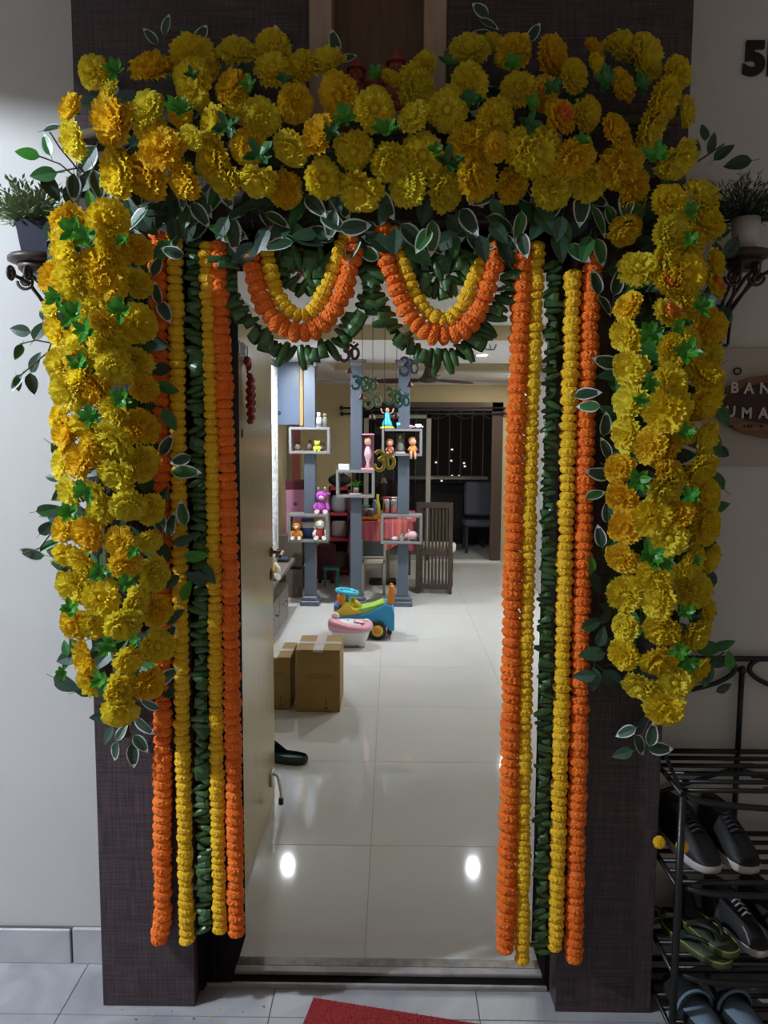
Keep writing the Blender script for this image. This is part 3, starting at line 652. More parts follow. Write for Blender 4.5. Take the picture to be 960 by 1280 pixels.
b.add([p for r_ in loft4 for p in r_], [(i*4+j, i*4+(j+1) % 4, i*4+4+(j+1) % 4, i*4+4+j) for i in range(3) for j in range(4)]+[(3, 2, 1, 0), (12, 13, 14, 15)]); part('pot', b, 'navy_pot', t)
part('soil', MB().lathe((cL.x, .08, z0+.066), [(.04, 0), (.04, .006)], 16, p=6), 'soil', t)
bush(t, (cL.x-.012, .07, z0+.10), .115, 'needle_pale', 3, 190)
t = thing('potted_plant', 'dark green bushy plant in a small white tapered pot', 'potted plant', (cR.x, .06, cR.z+.003))
z0 = cR.z+.003
part('pot', MB().lathe((cR.x, .06, z0), [(.028, 0), (.038, .085), (.035, .085), (.033, .07)], 24, 0), 'white_pot', t)
part('soil', MB().lathe((cR.x, .06, z0+.066), [(.034, 0), (.034, .006)], 16), 'soil', t)
bush(t, (cR.x-.01, .05, z0+.095), .125, 'needle_dark', 4, 170)

# house number and name board
n0 = P(942, 76, WY)
mat('number_black', (.008, .008, .008), .4)
t = thing('house_number', 'bold black flat number fixed to the corridor wall', 'number', (n0.x, WY, n0.z))
text('digit', '5', .118, (n0.x, WY-.004, n0.z), (PI/2, 0, 0), 'number_black', t, .004, 1.05, .006)
text('letter', 'I', .118, (P(964, 76, WY).x, WY-.004, n0.z), (PI/2, 0, 0), 'number_black', t, .004, 1.0, .006)
mat('board_beige', (.50, .43, .39), .5, noise=.06, scale=5); mat('board_brown', (.24, .13, .10), .5, noise=.1, scale=6)
mat('sign_dark', (.045, .015, .010), .55, noise=.35, scale=14, stretch=(1, 1, 7)); mat('sign_rim', (.20, .10, .05), .6, noise=.4, scale=18, stretch=(1, 1, 6)); mat('letter_pale', (.60, .55, .50), .5)
a, b_ = P(893, 435, WY), P(975, 582, WY)
t = thing('name_board', 'dark oval wooden name sign with pale letters on a beige panel', 'sign', (P(985, 510, WY).x, WY, b_.z))
part('backing_panel', MB().box((a.x, WY-.014, b_.z), (a.x+.46, WY, a.z), c=.002), 'board_beige', t)

oc = P(985, 508, WY-.02); pts = []; pin = []
for i in range(48):
    an = 2*PI*i/48; k = abs(math.cos(an))**1.1*math.copysign(1, math.cos(an)); q = abs(math.sin(an))**.8*math.copysign(1, math.sin(an))
    pts.append((oc.x+.205*k+random.uniform(-.002, .002), oc.z+.094*q+random.uniform(-.002, .002))); pin.append((oc.x+.190*k, oc.z+.008+.062*q))
part('plaque', MB().ext(pts, WY-.036, WY-.014), 'sign_rim', t); part('plaque_face', MB().ext(pin, WY-.039, WY-.034), 'sign_dark', t)
for s_, px, py in (('B', 918, 485), ('A', 936, 486), ('N', 956, 486), ('U', 913, 515), ('M', 933, 517), ('A', 954, 517)):
    q = P(px, py, WY-.04); text('letter', s_, .043, q, (PI/2, 0, 0), 'letter_pale', t, .002, .95, .0012)
for px, w in ((915, 3), (931, 2), (936, 3), (940, 2), (952, 3)):
    q = P(px, 533, WY-.037); part('motif', MB().lathe((q.x, q.y, q.z-.003), [(w*.0012, 0), (w*.0012, .006)], 8), 'sign_dark', t)
q = P(922, 464, WY-.02); ring = [Vector((q.x+.010*math.cos(i/16*2*PI), q.y, q.z+.009*math.sin(i/16*2*PI))) for i in range(17)]
part('hanging_ring', MB().tube(ring, .0022, 6), 'black_iron', t)

# idols in the niche
def idol(label, px, py, h):
    c = P(px, py, .02); z = NZ+.018; t = thing('deity_figurine', label, 'figurine', (c.x, .03, z), 'clay figurines in the niche'); k = h
    part('pedestal', MB().lathe((c.x, .03, z), [(.045*k/.16, 0), (.045*k/.16, .02), (.03*k/.16, .03)], 16), 'terracotta', t)
    b = MB().ell((c.x, .03, z+k*.38), (k*.25, k*.18, k*.24)).ell((c.x-k*.26, .02, z+k*.25), (k*.16, k*.12, k*.10)).ell((c.x+k*.26, .02, z+k*.25), (k*.16, k*.12, k*.10))
    b.tube([(c.x-k*.18, .02, z+k*.5), (c.x-k*.36, -.0, z+k*.45), (c.x-k*.34, -.01, z+k*.62)], [k*.07, k*.055, k*.05], 8).tube([(c.x+k*.18, .02, z+k*.5), (c.x+k*.36, 0, z+k*.45), (c.x+k*.34, -.01, z+k*.6)], [k*.07, k*.055, k*.05], 8)
    part('body', b, 'terracotta', t)
    b = MB().ell((c.x, .02, z+k*.68), (k*.15, k*.14, k*.15)).ell((c.x-k*.2, .03, z+k*.7), (k*.09, k*.03, k*.11)).ell((c.x+k*.2, .03, z+k*.7), (k*.09, k*.03, k*.11))
    b.tube([(c.x, .0, z+k*.66), (c.x, -.02, z+k*.55), (c.x+k*.05, -.025, z+k*.44), (c.x+k*.1, -.02, z+k*.42)], [k*.06, k*.05, k*.04, k*.03], 8)
    part('head', b, 'terracotta', t)
    part('crown', MB().lathe((c.x, .02, z+k*.78), [(k*.17, 0), (k*.15, k*.06), (k*.10, k*.14), (k*.03, k*.22)], 12), 'terracotta', t)
idol('taller clay seated idol with crown in the header niche', 496, 80, .165)
idol('smaller clay seated idol with crown in the header niche', 445, 80, .145)

# red door mat
a = P(402, 1251, 0); m0 = G(392, 1250); m1 = G(560, 1284); 
c0, c1 = G(392, 1251), G(549, 1276); d = (c1-c0).normalized(); n = Vector((d.y, -d.x, 0))
b = MB(); L_ = .62; pts = [c0, c0+d*L_, c0+d*L_+n*.42, c0+n*.42]
b.add([p+Vector((0, 0, .0015)) for p in pts]+[p+Vector((0, 0, .010)) for p in pts], [(0, 1, 2, 3), (4, 5, 6, 7), (0, 1, 5, 4), (1, 2, 6, 5), (2, 3, 7, 6), (3, 0, 4, 7)])
t = thing('door_mat', 'red coir door mat lying askew before the threshold', 'mat', (c0.x, c0.y, 0)); part('backing', b, 'red_mat', t)
b = MB(); rr = random.Random(5)
for i in range(7000):
    p = pts[0].lerp(pts[1], rr.random())+(pts[3]-pts[0])*rr.random(); p.z = .0095; e = Vector((rr.uniform(-.4, .4), rr.uniform(-.4, .4), 1)).normalized()*rr.uniform(.004, .008); s_ = Vector((rr.uniform(-1, 1), rr.uniform(-1, 1), 0)).normalized()*.0011
    b.add([p-s_, p+s_, p+e], [(0, 1, 2)])
part('pile', b, 'red_mat', t, kind='stuff')
rr = random.Random(9)
for i, (x, y) in enumerate([(152, 1263), (215, 1265), (228, 1268), (242, 1274), (262, 1272), (304, 1266), (190, 1271), (330, 1259), (275, 1262), (170, 1275)]):
    p = G(x, y, .0); s_ = rr.uniform(.003, .006); b = MB(); a = rr.uniform(0, 6)
    b.add([(p.x+s_*math.cos(a+k)*(1, .6)[int(k) % 2], p.y+s_*.7*math.sin(a+k), .001+.002*(int(k) % 2)) for k in (0, 1.05, 2.1, 3.14, 4.2, 5.2)], [(0, 1, 2, 3, 4, 5)])
    single('fallen_petal', b, ('petal_gold', 'terracotta')[i % 2], 'tiny dried petal scrap on the grey corridor tiles', 'petal', 'petal scraps on the corridor floor')

# ------------------------------------------------------------------ shoe rack
X0, X1, YB, YF = .815, 1.36, .165, -.125
XC = (X0+X1)/2
t = thing('shoe_rack', 'black wrought iron shoe rack with slatted shelves below the name sign', 'shoe rack', (XC, .02, 0))
for x in (X0, X1):
    part('post', MB().tube(smooth([Vector((x, YB, 0)), Vector((x, YB, .70)), Vector((x, YB, .80)), Vector((x-.012 if x == X0 else x+.012, YB, .86))]), .009, 8), 'black_iron', t)
    part('post', MB().tube([(x, YF, 0), (x, YF, .715)], .0105, 8), 'black_iron', t)
    part('side_scroll', MB().tube(smooth([Vector((x, YB, .86)), Vector((x, .10, .80)), Vector((x, -.02, .755)), Vector((x, YF, .72))]), .006, 6), 'black_iron', t)
SH = [.715, .457, .21, .05]
for k, z in enumerate(SH):
    b = MB().tube([(X0, YB, z), (X1, YB, z)], .008, 8)
    if k == 0: b.tube(smooth([Vector((X0, YF+.02, z)), Vector((X0+.06, YF-.015, z-.012)), Vector((XC, YF-.03, z-.02)), Vector((X1-.06, YF-.015, z-.012)), Vector((X1, YF+.02, z))]), .0085, 8)
    else: b.tube(smooth([Vector((X0, YF+.03, z)), Vector((X0+.07, YF-.02, z)), Vector((XC, YF-.03, z)), Vector((X1-.07, YF-.02, z)), Vector((X1, YF+.03, z))]), .0085, 8)
    b.tube([(X0, YB, z), (X0, YF, z)], .007, 8).tube([(X1, YB, z), (X1, YF, z)], .007, 8)
    s_ = part('shelf', b, 'black_iron', t)
    for i in range(5):
        y = YB+(YF-YB)*(i+1)/5.6; part('slat', MB().tube([(X0, y, z), (X1, y, z)], .0068, 8), 'black_iron', s_)
b = MB().tube([(XC-.10, YB, 1.0), (XC+.10, YB, 1.0)], .008, 8)
part('top_rail', MB().tube(smooth([Vector((X0+.05, YB, 1.0)), Vector((XC, YB, 1.0)), Vector((X1-.05, YB, 1.0))]), .0085, 8), 'black_iron', t)
part('centre_bar', MB().tube([(XC, YB, .705), (XC, YB, .965)], [.0085, .0085], 8).ell((XC, YB, .965), .013), 'black_iron', t)
for s_ in (-1, 1):
    p = [Vector((XC+s_*u, YB, v)) for u, v in ((.275, .86), (.20, .885), (.115, .918), (.055, .945), (.025, .985-.01), (.03, .99), (.05, .998))]
    p = [Vector((XC+s_*(XC-X0), YB, .862)), Vector((XC+s_*.17, YB, .897)), Vector((XC+s_*.075, YB, .925)), Vector((XC+s_*.028, YB, .955)), Vector((XC+s_*.024, YB, .980)), Vector((XC+s_*.045, YB, .998))]
    part('back_scroll', MB().tube(smooth(p), .0075, 8), 'black_iron', t)
    p = [Vector((XC+s_*.02, YF-.028, .69)), Vector((XC+s_*.10, YF-.01, .665)), Vector((XC+s_*.2, YF+.01, .60)), Vector((XC+s_*(XC-X0), YF, .56))]
    part('front_brace', MB().tube(smooth([Vector((XC+s_*.01, YB, .66)), Vector((XC+s_*.1, YB, .63)), Vector((XC+s_*.27, YB, .57))]), .007, 8), 'black_iron', t)
part('back_bar', MB().tube([(XC, YB, .46), (XC, YB, .70)], .0085, 8), 'black_iron', t)
for y in (.1, .03, -.05, -.12): part('rosette', MB().box((XC-.024, y-.008, .695), (XC+.024, y+.008, .705), c=.004), 'black_iron', t)

# shoes: length runs along -Y (toe to the viewer) unless turned
mat('shoe_black', (.009, .009, .010), .6, noise=.2, scale=60); mat('sole_white', (.52, .49, .47), .6); mat('shoe_lining', (.05, .05, .055), .9); mat('shoe_brown', (.04, .018, .014), .5)
mat('shoe_dark', (.012, .013, .016), .7); mat('canvas_stripe', (.42, .37, .37), .8); mat('flop_rim', (.055, .07, .022), .6); mat('flop_line', (.26, .32, .06), .6); mat('flop_green', (.035, .05, .025), .6); mat('blue_slipper', (.16, .235, .31), .7); mat('beige_shoe', (.22, .17, .14), .8); mat('yellow_trim', (.62, .46, .06), .6)
def outline(L_, w, n=24):
    pts = []
    for i in range(n):
        a = 2*PI*i/n; y = -math.cos(a); x = math.sin(a); ww = w*(.40+.10*(y > 0)*y) if y > 0 else w*.40
        k = (1+.18*max(0, y))*abs(math.sin(a))**.72*math.copysign(1, x); pts.append((k*w*.42, y*L_/2))
    return pts
def loft(b, rings, m=0, sm=True, cap0=True, cap1=True):
    n = len(rings[0]); vs = [p for r_ in rings for p in r_]
    fs = [(i*n+j, i*n+(j+1) % n, (i+1)*n+(j+1) % n, (i+1)*n+j) for i in range(len(rings)-1) for j in range(n)]
    if cap0: fs.append(tuple(reversed(range(n))))
    if cap1: fs.append(tuple((len(rings)-1)*n+j for j in range(n)))
    b.add(vs, fs, m, sm)
def shoe(name, label, loc, rot, L_, w, upper, sole, cat='shoe', group=None, laces=True, striped=False, tilt=0, h=.085):
    t = thing(name, label, cat, loc, group); Mx = Matrix.Translation(Vector(loc)) @ Matrix.Rotation(rot, 4, 'Z') @ Matrix.Rotation(tilt, 4, 'X')
    o = outline(L_, w)          # +y is the toe
    b = MB(); loft(b, [[Vector((x*s_, y*s_, z)) for x, y in o] for s_, z in ((.96, 0), (1.0, .006), (1.0, .022), (.97, .026))]); part('sole', b.xf(Mx), sole, t)
    def top(y): u = (y/L_)+.5; return .028+h*(1-u)**.6*(1 if u < .45 else 1)+.016*math.sin(PI*min(1, u)) if u < .98 else .034
    rings = []
    for k in range(6):
        f = k/5; ring = []
        for x, y in o:
            zt = top(y); z = .024+(zt-.024)*f; ins = 1-.55*f**2.2 if y > -.05*L_ else 1-.30*f**2
            ring.append(Vector((x*ins*.97, y*(1-.10*f*f) if y > 0 else y*(1-.03*f), z)))
        rings.append(ring)
    b = MB(); loft(b, rings, 0, True, False, True); up_ = part('upper', b.xf(Mx), upper, t)
    b = MB(); b.lathe((0, -L_*.22, top(-L_*.22)*.93), [(w*.25, 0), (w*.25, .004), (w*.2, .006)], 14, 0, 1.0, 1.9); part('lining', b.xf(Mx), 'shoe_lining', t)
    if laces:
        for q in range(4):
            y = L_*(.02+.055*q); z = top(y)+.002
            part('lace', MB().tube([(-w*.16, y, z-.006), (0, y, z+.003), (w*.16, y, z-.006)], .0028, 5).xf(Mx), 'sole_white' if striped else 'shoe_lining', up_)
    if striped:
        for q in range(7):
            x = (q-3)*w*.095; part('stripe', MB().tube([(x*1.1, L_*.40, .030), (x, L_*.33, .053), (x*.8, L_*.2, .068)], .0024, 4).xf(Mx), 'canvas_stripe', up_)
    return t
zs = SH[1]+.009
for i, (px, py) in enumerate(((880, 1092), (932, 1092))):
    q = G(px, py, zs); shoe('sneaker', ('black sneaker with thick white sole beside the rack post', 'black sneaker with thick white sole beside the brown shoe')[i], (q.x, q.y+.125, zs), PI+(.18 if i == 0 else .10), .27, .118, 'shoe_black', 'sole_white', group='black sneakers on the rack')
shoe('loafer', 'dark brown shoe at the end of the sneaker shelf', (X1-.06, .02, zs), PI, .26, .1, 'shoe_brown', 'shoe_brown', laces=False)
zs = SH[2]+.009
q = G(938, 1196, zs); shoe('canvas_shoe', 'canvas shoe with pale striped toe on the rack', (q.x, q.y+.11, zs), PI+.30, .25, .10, 'shoe_dark', 'sole_white', striped=True)
q = G(962, 1190, zs); shoe('canvas_shoe', 'dark canvas shoe with white sole next to the striped toe one', (q.x+.05, q.y+.11, zs), PI+.2, .25, .10, 'shoe_dark', 'sole_white', striped=True)
for i, px in enumerate((847, 882)):
    q = G(px, 1130, zs); shoe('dark_shoe', ('plain black shoe by the rack post behind the green flip-flops', 'plain black shoe between the green flip-flops and the striped canvas shoe')[i], (q.x-.005, .10, zs), PI+.05, .13, .065, 'shoe_dark', 'shoe_dark', group='plain black shoes on the rack', laces=False)
def flipflop(name, label, loc, rot, L_, w, rimm, foot, strapm, group, tilt=0.0):
    t = thing(name, label, 'flip-flop', loc, group); Mx = Matrix.Translation(Vector(loc)) @ Matrix.Rotation(rot, 4, 'Z') @ Matrix.Rotation(tilt, 4, 'X'); o = outline(L_, w)
    b = MB(); loft(b, [[Vector((x*s_, y*s_, z)) for x, y in o] for s_, z in ((.97, 0), (1, .004), (1, .014), (.97, .017))]); part('sole', b.xf(Mx), rimm, t)
    b = MB(); loft(b, [[Vector((x*s_, y*s_, z)) for x, y in o] for s_, z in ((.93, .012), (.93, .0185))]); part('footbed', b.xf(Mx), foot, t)
    st = MB()
    for s_ in (-1, 1): st.tube(smooth([Vector((0, L_*.27, .018)), Vector((s_*w*.12, L_*.2, .042)), Vector((s_*w*.32, L_*.02, .04)), Vector((s_*w*.38, -L_*.12, .016))]), [.006]*19, 6)
    part('piping', MB().tube([Mx @ Vector((x*.965, y*.965, .0185)) for x, y in o+o[:1]], .0022, 5), 'flop_line', t)
    part('strap', st.xf(Mx), strapm, t); return t
q = G(880, 1192, zs); flipflop('flip_flop', 'dark green flip-flop edged in yellow green lying under its twin', (q.x-.012, q.y+.035, zs), PI+.5, .23, .10, 'flop_rim', 'flop_green', 'shoe_black', 'dark green flip-flops on the rack')
flipflop('flip_flop', 'dark green flip-flop edged in yellow green lying atop its twin', (q.x+.022, q.y+.05, zs+.024), PI+.35, .23, .10, 'flop_rim', 'flop_green', 'shoe_black', 'dark green flip-flops on the rack')
zs = SH[3]+.009
for i, px in enumerate((872, 922)):
    q = G(px, 1262, zs+.03); Mx = None
    t = thing('slipper', ('blue grey slipper on the lowest rack shelf next to the post', 'blue grey slipper on the lowest rack shelf next to the beige slip-on')[i], 'slipper', (q.x, q.y+.03, zs), 'blue slippers on the rack')
    Mx = Matrix.Translation((q.x, q.y+.02, zs)) @ Matrix.Rotation((.15, .2)[i], 4, 'Z'); o = outline(.27, .11)
    b = MB(); loft(b, [[Vector((x*s_, y*s_, z)) for x, y in o] for s_, z in ((.97, 0), (1, .006), (1, .022), (.95, .027))]); part('sole', b.xf(Mx), 'shoe_dark', t)
    b = MB(); loft(b, [[Vector((x*s_, y*s_, z)) for x, y in o] for s_, z in ((.86, .024), (.86, .029))]); part('footbed', b.xf(Mx), 'blue_slipper', t)
    b = MB(); rows = []
    for k in range(7):
        y = -.01+.105*k/6; hw = .047*(1-.25*(k/6)**2); rows.append([Vector((hw*math.cos(a), y, .018+(.05-.025*k/6)*math.sin(a))) for a in [PI*j/8 for j in range(9)]])
    b.add([p for r_ in rows for p in r_], [(i_*9+j, i_*9+j+1, (i_+1)*9+j+1, (i_+1)*9+j) for i_ in range(6) for j in range(8)], 0, True)
    u_ = part('upper', b.xf(Mx), 'shoe_dark', t)
    part('stripe', MB().tube([Mx @ Vector((.05*math.cos(a), .0, .02+.05*math.sin(a))) for a in [PI*j/10 for j in range(11)]], .005, 6), 'blue_slipper', u_)
shoe('slip_on', 'beige slip-on shoe at the end of the lowest rack shelf', (X1-.10, .0, zs), PI, .25, .1, 'beige_shoe', 'sole_white', laces=False)
for i, (x, y) in enumerate(((824, 1053), (853, 1058))):
    p = P(x, y, (-.02, -.12)[i]); t_ = thing('loose_marigold', ('small yellow marigold head in the gap between pilaster and shoe rack', 'small yellow marigold head lying beside the black sneaker')[i], 'flower', p, 'marigold heads caught on the rack')
    inst('marigold_head', MY[i], frame(p, (0, -1, .3), None, .017), t_)
p = P(826, 1148, .06); flipflop('sandal', 'worn sandal with pale edge hanging between pilaster and rack', (X0-.0, .09, SH[2]+.02), PI/2+.6, .13, .075, 'flop_rim', 'flop_green', 'darkgrey', None, .15)

# ------------------------------------------------------------------ the open entrance door
DX = -.475; DT = .042
d1 = link('door_1', None, (DX, .31, FZ)); d1['kind'] = 'structure'
part('leaf', MB().box((DX-DT, .31, FZ+.008), (DX, 1.26, 2.12), c=.002), 'cream_laminate', d1)
part('edge_strip', MB().box((DX-DT+.002, 1.2595, FZ+.008), (DX-.002, 1.262, 2.12)), 'edge_white', d1)
for zz, rr_ in ((P(337, 690, 1.2).z, .022), (P(337, 718, 1.2).z, .026)):
    hz = part('handle', MB().lathe((0, 0, 0), [(rr_, 0), (rr_, .006), (rr_*.8, .01)], 16).xf(Matrix.Translation((DX, 1.20, zz)) @ Matrix.Rotation(PI/2, 4, 'Y')), 'brass', d1)
    if rr_ < .024: part('lever', MB().tube(smooth([Vector((DX+.008, 1.20, zz)), Vector((DX+.05, 1.20, zz)), Vector((DX+.055, 1.17, zz)), Vector((DX+.055, 1.10, zz-.004))]), .0075, 8), 'brass', hz)
pk = P(312, 542, .6); part('peephole', MB().cyl((DX, .60, pk.z), (DX+.006, .60, pk.z), .014, n=14), 'brass', d1)
q = P(341, 985, 1.22); ds = part('door_stopper', MB().box((DX, 1.12, .13), (DX+.012, 1.17, .20), c=.003), 'steel', d1)
part('stopper_arm', MB().tube(smooth([Vector((DX+.012, 1.145, .18)), Vector((DX+.03, 1.145, .17)), Vector((DX+.045, 1.145, .10)), Vector((DX+.045, 1.145, .07))]), .006, 8), 'steel', ds)
part('stopper_tip', MB().cyl((DX+.045, 1.145, .045), (DX+.045, 1.145, .072), .011, n=10), 'black_plastic', ds)
text('lettering', 'E YOUR T', .075, (DX+.0015, .60, P(305, 437, .58).z), (PI/2, 0, PI/2), 'chair_wood', d1, .001, .8)
# red bead hanging on the door
t = thing('beaded_hanging', 'red beaded tassel hanging on the cream door', 'hanging', (DX+.01, .64, 1.6)); zt, zb_ = P(311, 452, .64).z, P(311, 530, .64).z
part('bow', MB().ell((DX+.015, .625, zt), (.012, .02, .018)).ell((DX+.015, .655, zt), (.012, .02, .018)).ell((DX+.018, .64, zt-.012), (.012, .012, .02)), 'red_paint', t)
part('cord', MB().tube([(DX+.012, .64, zt), (DX+.015, .64, zt-.05)], .004, 6), 'red_paint', t)
b = MB(); k = 13
for s_ in (-1, 1):
    for i in range(k):
        f = i/(k-1); b.ell((DX+.022+.006*(i % 2), .64+s_*(.022*math.sin(PI*min(1, f*1.0))+.004), zt-.05+(zb_-zt+.06)*f), .012, n=8, k=6)
part('beads', b, 'red_paint', t)

# ------------------------------------------------------------------ recessed downlights, pendant, fan
mat('lamp_glow', (1, 1, 1), .5, emit=(.88, .94, 1.0), strength=DOWNLIGHT)
def downlight(x, y, z, lab, r=.041, m='lamp_glow'):
    t = thing('downlight', lab, 'light', (x, y, z), 'recessed downlights in the hall ceiling')
    part('ring', MB().lathe((x, y, z-.008), [(r*1.0, .008), (r*1.02, 0), (r*1.3, .002), (r*1.35, .008)], 24), 'white_plastic', t)
    part('diffuser', MB().lathe((x, y, z-.006), [(r*.98, 0), (r*.98, .005)], 24), m, t)
l1 = G(603, 443, zb); downlight(l1.x, l1.y, zb, 'recessed round downlight beside the wire cage pendant')
downlight(-.90, l1.y, zb, 'recessed round downlight above the blue wall cabinet')
mat('fill_soft', (1, 1, 1), .5, emit=(1.0, .93, .80), strength=FILL_LIGHT)
mat('fill_dim', (1, 1, 1), .5, emit=(1.0, .95, .86), strength=FILL_LIGHT*.5)
downlight(1.45, 7.0, zb, 'added fill light in the dining corner soffit', .05, 'fill_soft')  # added fill, kept out of view, to lift the far wall and dining corner
downlight(.85, 3.0, za, 'added fill light in the high white ceiling near the entrance', .05, 'fill_dim')  # weak unseen lamp added to brighten the near part of the hall
p0, p1 = P(611, 420, 4.0), P(622, 426, 4.0); c = P(613, 424, 4.0)
t = thing('pendant_lamp', 'wire cage pendant hanging below the hall ceiling', 'lamp', (c.x, 4.0, zb))
part('cord', MB().tube([(c.x+.01, 4.0, zb), (c.x+.01, 4.0, P(618, 408, 4.0).z)], .003, 6), 'black_iron', t)
zz = [P(613, y, 4.0).z for y in (407, 424, 437)]; rad = (.02, .075, .035)
for i in range(6):
    a = i*PI/3+.3; b = MB()
    for k in range(2): b.cyl((c.x+rad[k]*math.cos(a), 4.0+rad[k]*math.sin(a), zz[k]), (c.x+rad[k+1]*math.cos(a), 4.0+rad[k+1]*math.sin(a), zz[k+1]), .0028, n=5)
    for k in range(3): b.cyl((c.x+rad[k]*math.cos(a), 4.0+rad[k]*math.sin(a), zz[k]), (c.x+rad[k]*math.cos(a+PI/3), 4.0+rad[k]*math.sin(a+PI/3), zz[k]), .0028, n=5)
    part('cage_wire', b, 'black_iron', t)
fc = P(535, 475, 6.15)
t = thing('ceiling_fan', 'brown three-blade ceiling fan in the tan tray recess', 'fan', (fc.x, 6.15, 2.62))
part('rod', MB().cyl((fc.x, 6.15, fc.z+.05), (fc.x, 6.15, 2.62), .011, n=10), 'frame_brown', t)
part('canopy', MB().lathe((fc.x, 6.15, fc.z+.02), [(.075, 0), (.05, .05), (.03, .12), (.02, .15)], 20), 'frame_brown', t)
part('motor', MB().lathe((fc.x, 6.15, fc.z-.03), [(.04, 0), (.10, .015), (.115, .035), (.08, .06)], 24), 'frame_brown', t)
for a in (.62, .62+2*PI/3, .62+4*PI/3):
    d = Vector((math.cos(a), math.sin(a), 0)); s_ = Vector((-d.y, d.x, .32)); o = Vector((fc.x, 6.15, fc.z)); b = MB()
    rows = [[o+d*r_+s_*w_*q+Vector((0, 0, .0035*h)) for q in (-.5, .5) for h in (-1, 1)] for r_, w_ in ((.09, .06), (.25, .12), (.45, .125), (.60, .08))]
    vs = [p for r_ in rows for p in r_]; fs = []
    for i in range(3):
        for (u, v) in ((0, 1), (1, 3), (3, 2), (2, 0)): fs.append((i*4+u, i*4+v, i*4+4+v, i*4+4+u))
    b.add(vs, fs+[(0, 1, 3, 2), (12, 14, 15, 13)]); part('blade', b, 'frame_brown', t)

# ------------------------------------------------------------------ left wall: white panel, cabinet, low counter
mat('print_white', (.80, .80, .78), .7, noise=.25, scale=26)
wp = struct('trim_11', MB().box((HL, 2.2, .52), (HL+.012, 5.46, 2.30)), 'print_white')
t = thing('curtain', 'white printed curtain hanging beside the blue wall cabinet', 'curtain', (HL+.05, 5.0, .52))
b = MB(); cp = [Vector((HL+.036+.018*math.sin(i*1.25)+.010*(i/36), 4.5+.92*i/36, 0)) for i in range(37)]
b.add([p+Vector((0, 0, z_)) for z_ in (.54, 2.30) for p in cp], [(i, i+1, 38+i, 37+i) for i in range(36)], 0, True); part('cloth', b, 'print_white', t)
part('rail', MB().cyl((HL+.036, 4.45, 2.31), (HL+.036, 5.46, 2.31), .012, n=8), 'steel', t)
CY0, CY1 = 5.48, 5.85
a, b_ = P(343, 447, CY0), P(379, 531, CY0)
t = thing('wall_cabinet', 'blue grey wall cabinet with golden wood front edge', 'cabinet', (a.x, CY0, b_.z))
part('body', MB().box((HL+.002, CY0, b_.z), (b_.x-.035, CY1, a.z), c=.003), 'cabinet_blue', t)
dd = part('door', MB().box((b_.x-.034, CY0-.004, b_.z-.01), (b_.x, CY1, a.z+.01), c=.003), 'gold_wood', t, 'golden wood door edge')
kn = P(349, 516, CY0); part('knob', MB().lathe((0, 0, 0), [(.017, 0), (.017, .012), (.01, .016)], 12).xf(Matrix.Translation((kn.x, CY0, kn.z)) @ Matrix.Rotation(PI/2, 4, 'X')), 'black_plastic', t)
KX, KZ = -.865, .50
t = thing('low_counter', 'long grey-brown low counter with drawers along the hall wall', 'cabinet', (-1.0, 3.9, FZ))
part('top', MB().box((HL+.012, 2.5, KZ-.035), (KX, 5.1, KZ), c=.004), 'walnut_grey', t)
part('body', MB().box((HL+.012, 2.52, FZ+.03), (KX-.03, 4.72, KZ-.16)).box((HL+.012, 2.52, KZ-.16), (KX-.2, 4.72, KZ-.035)).box((HL+.012, 4.70, FZ), (KX-.03, 4.74, KZ-.035)).box((HL+.012, 3.6, KZ-.16), (KX-.03, 3.64, KZ-.035)), 'walnut_grey', t)
part('plinth', MB().box((HL+.03, 2.56, FZ), (KX-.06, 4.70, FZ+.03)), 'dark', t)
for i in range(4):
    y0 = 2.54+i*.54; dr = part('drawer', MB().box((KX-.03, y0+.005, FZ+.04), (KX-.012, y0+.53, KZ-.165), c=.002), 'walnut_grey', t)
    part('handle', MB().tube([(KX-.012, y0+.2, .22), (KX+.012, y0+.2, .22), (KX+.012, y0+.32, .22), (KX-.012, y0+.32, .22)], .005, 6), 'steel', dr)
wb = thing('wooden_rack', 'small pale wooden rack in the open niche of the low counter', 'rack', (KX-.1, 3.85, KZ-.16))
for zz in (KZ-.15, KZ-.09): part('board', MB().box((KX-.15, 3.68, zz), (KX-.04, 4.0, zz+.012)), 'gold_wood', wb)
part('side', MB().box((KX-.15, 3.67, KZ-.16), (KX-.04, 3.68, KZ-.05)), 'gold_wood', wb); part('side', MB().box((KX-.15, 4.0, KZ-.16), (KX-.04, 4.01, KZ-.05)), 'gold_wood', wb)
mat('plush_white', (.72, .68, .60), .95, bump=.4, scale=120); mat('plush_yellow', (.70, .48, .03), .95); mat('plush_pink', (.68, .45, .48), .95, bump=.4, scale=120); mat('plush_orange', (.55, .20, .03), .95, bump=.4, scale=120); mat('plush_purple', (.42, .08, .42), .95, bump=.4, scale=120)
mat('plush_lime', (.50, .56, .05), .9); mat('brown_clay', (.16, .10, .075), .5); mat('bottle_white', (.68, .68, .70), .35); mat('label_grey', (.30, .30, .30), .6); mat('pink_box', (.58, .25, .38), .5); mat('maroon', (.12, .015, .03), .6); mat('red_fabric', (.40, .03, .05), .8); mat('skin_doll', (.60, .32, .22), .6); mat('statue_grey', (.17, .17, .15), .5, noise=.3, scale=40); mat('blue_pack', (.07, .16, .42), .4); mat('teal', (.03, .22, .20), .5); mat('hair_brown', (.30, .12, .03), .8)
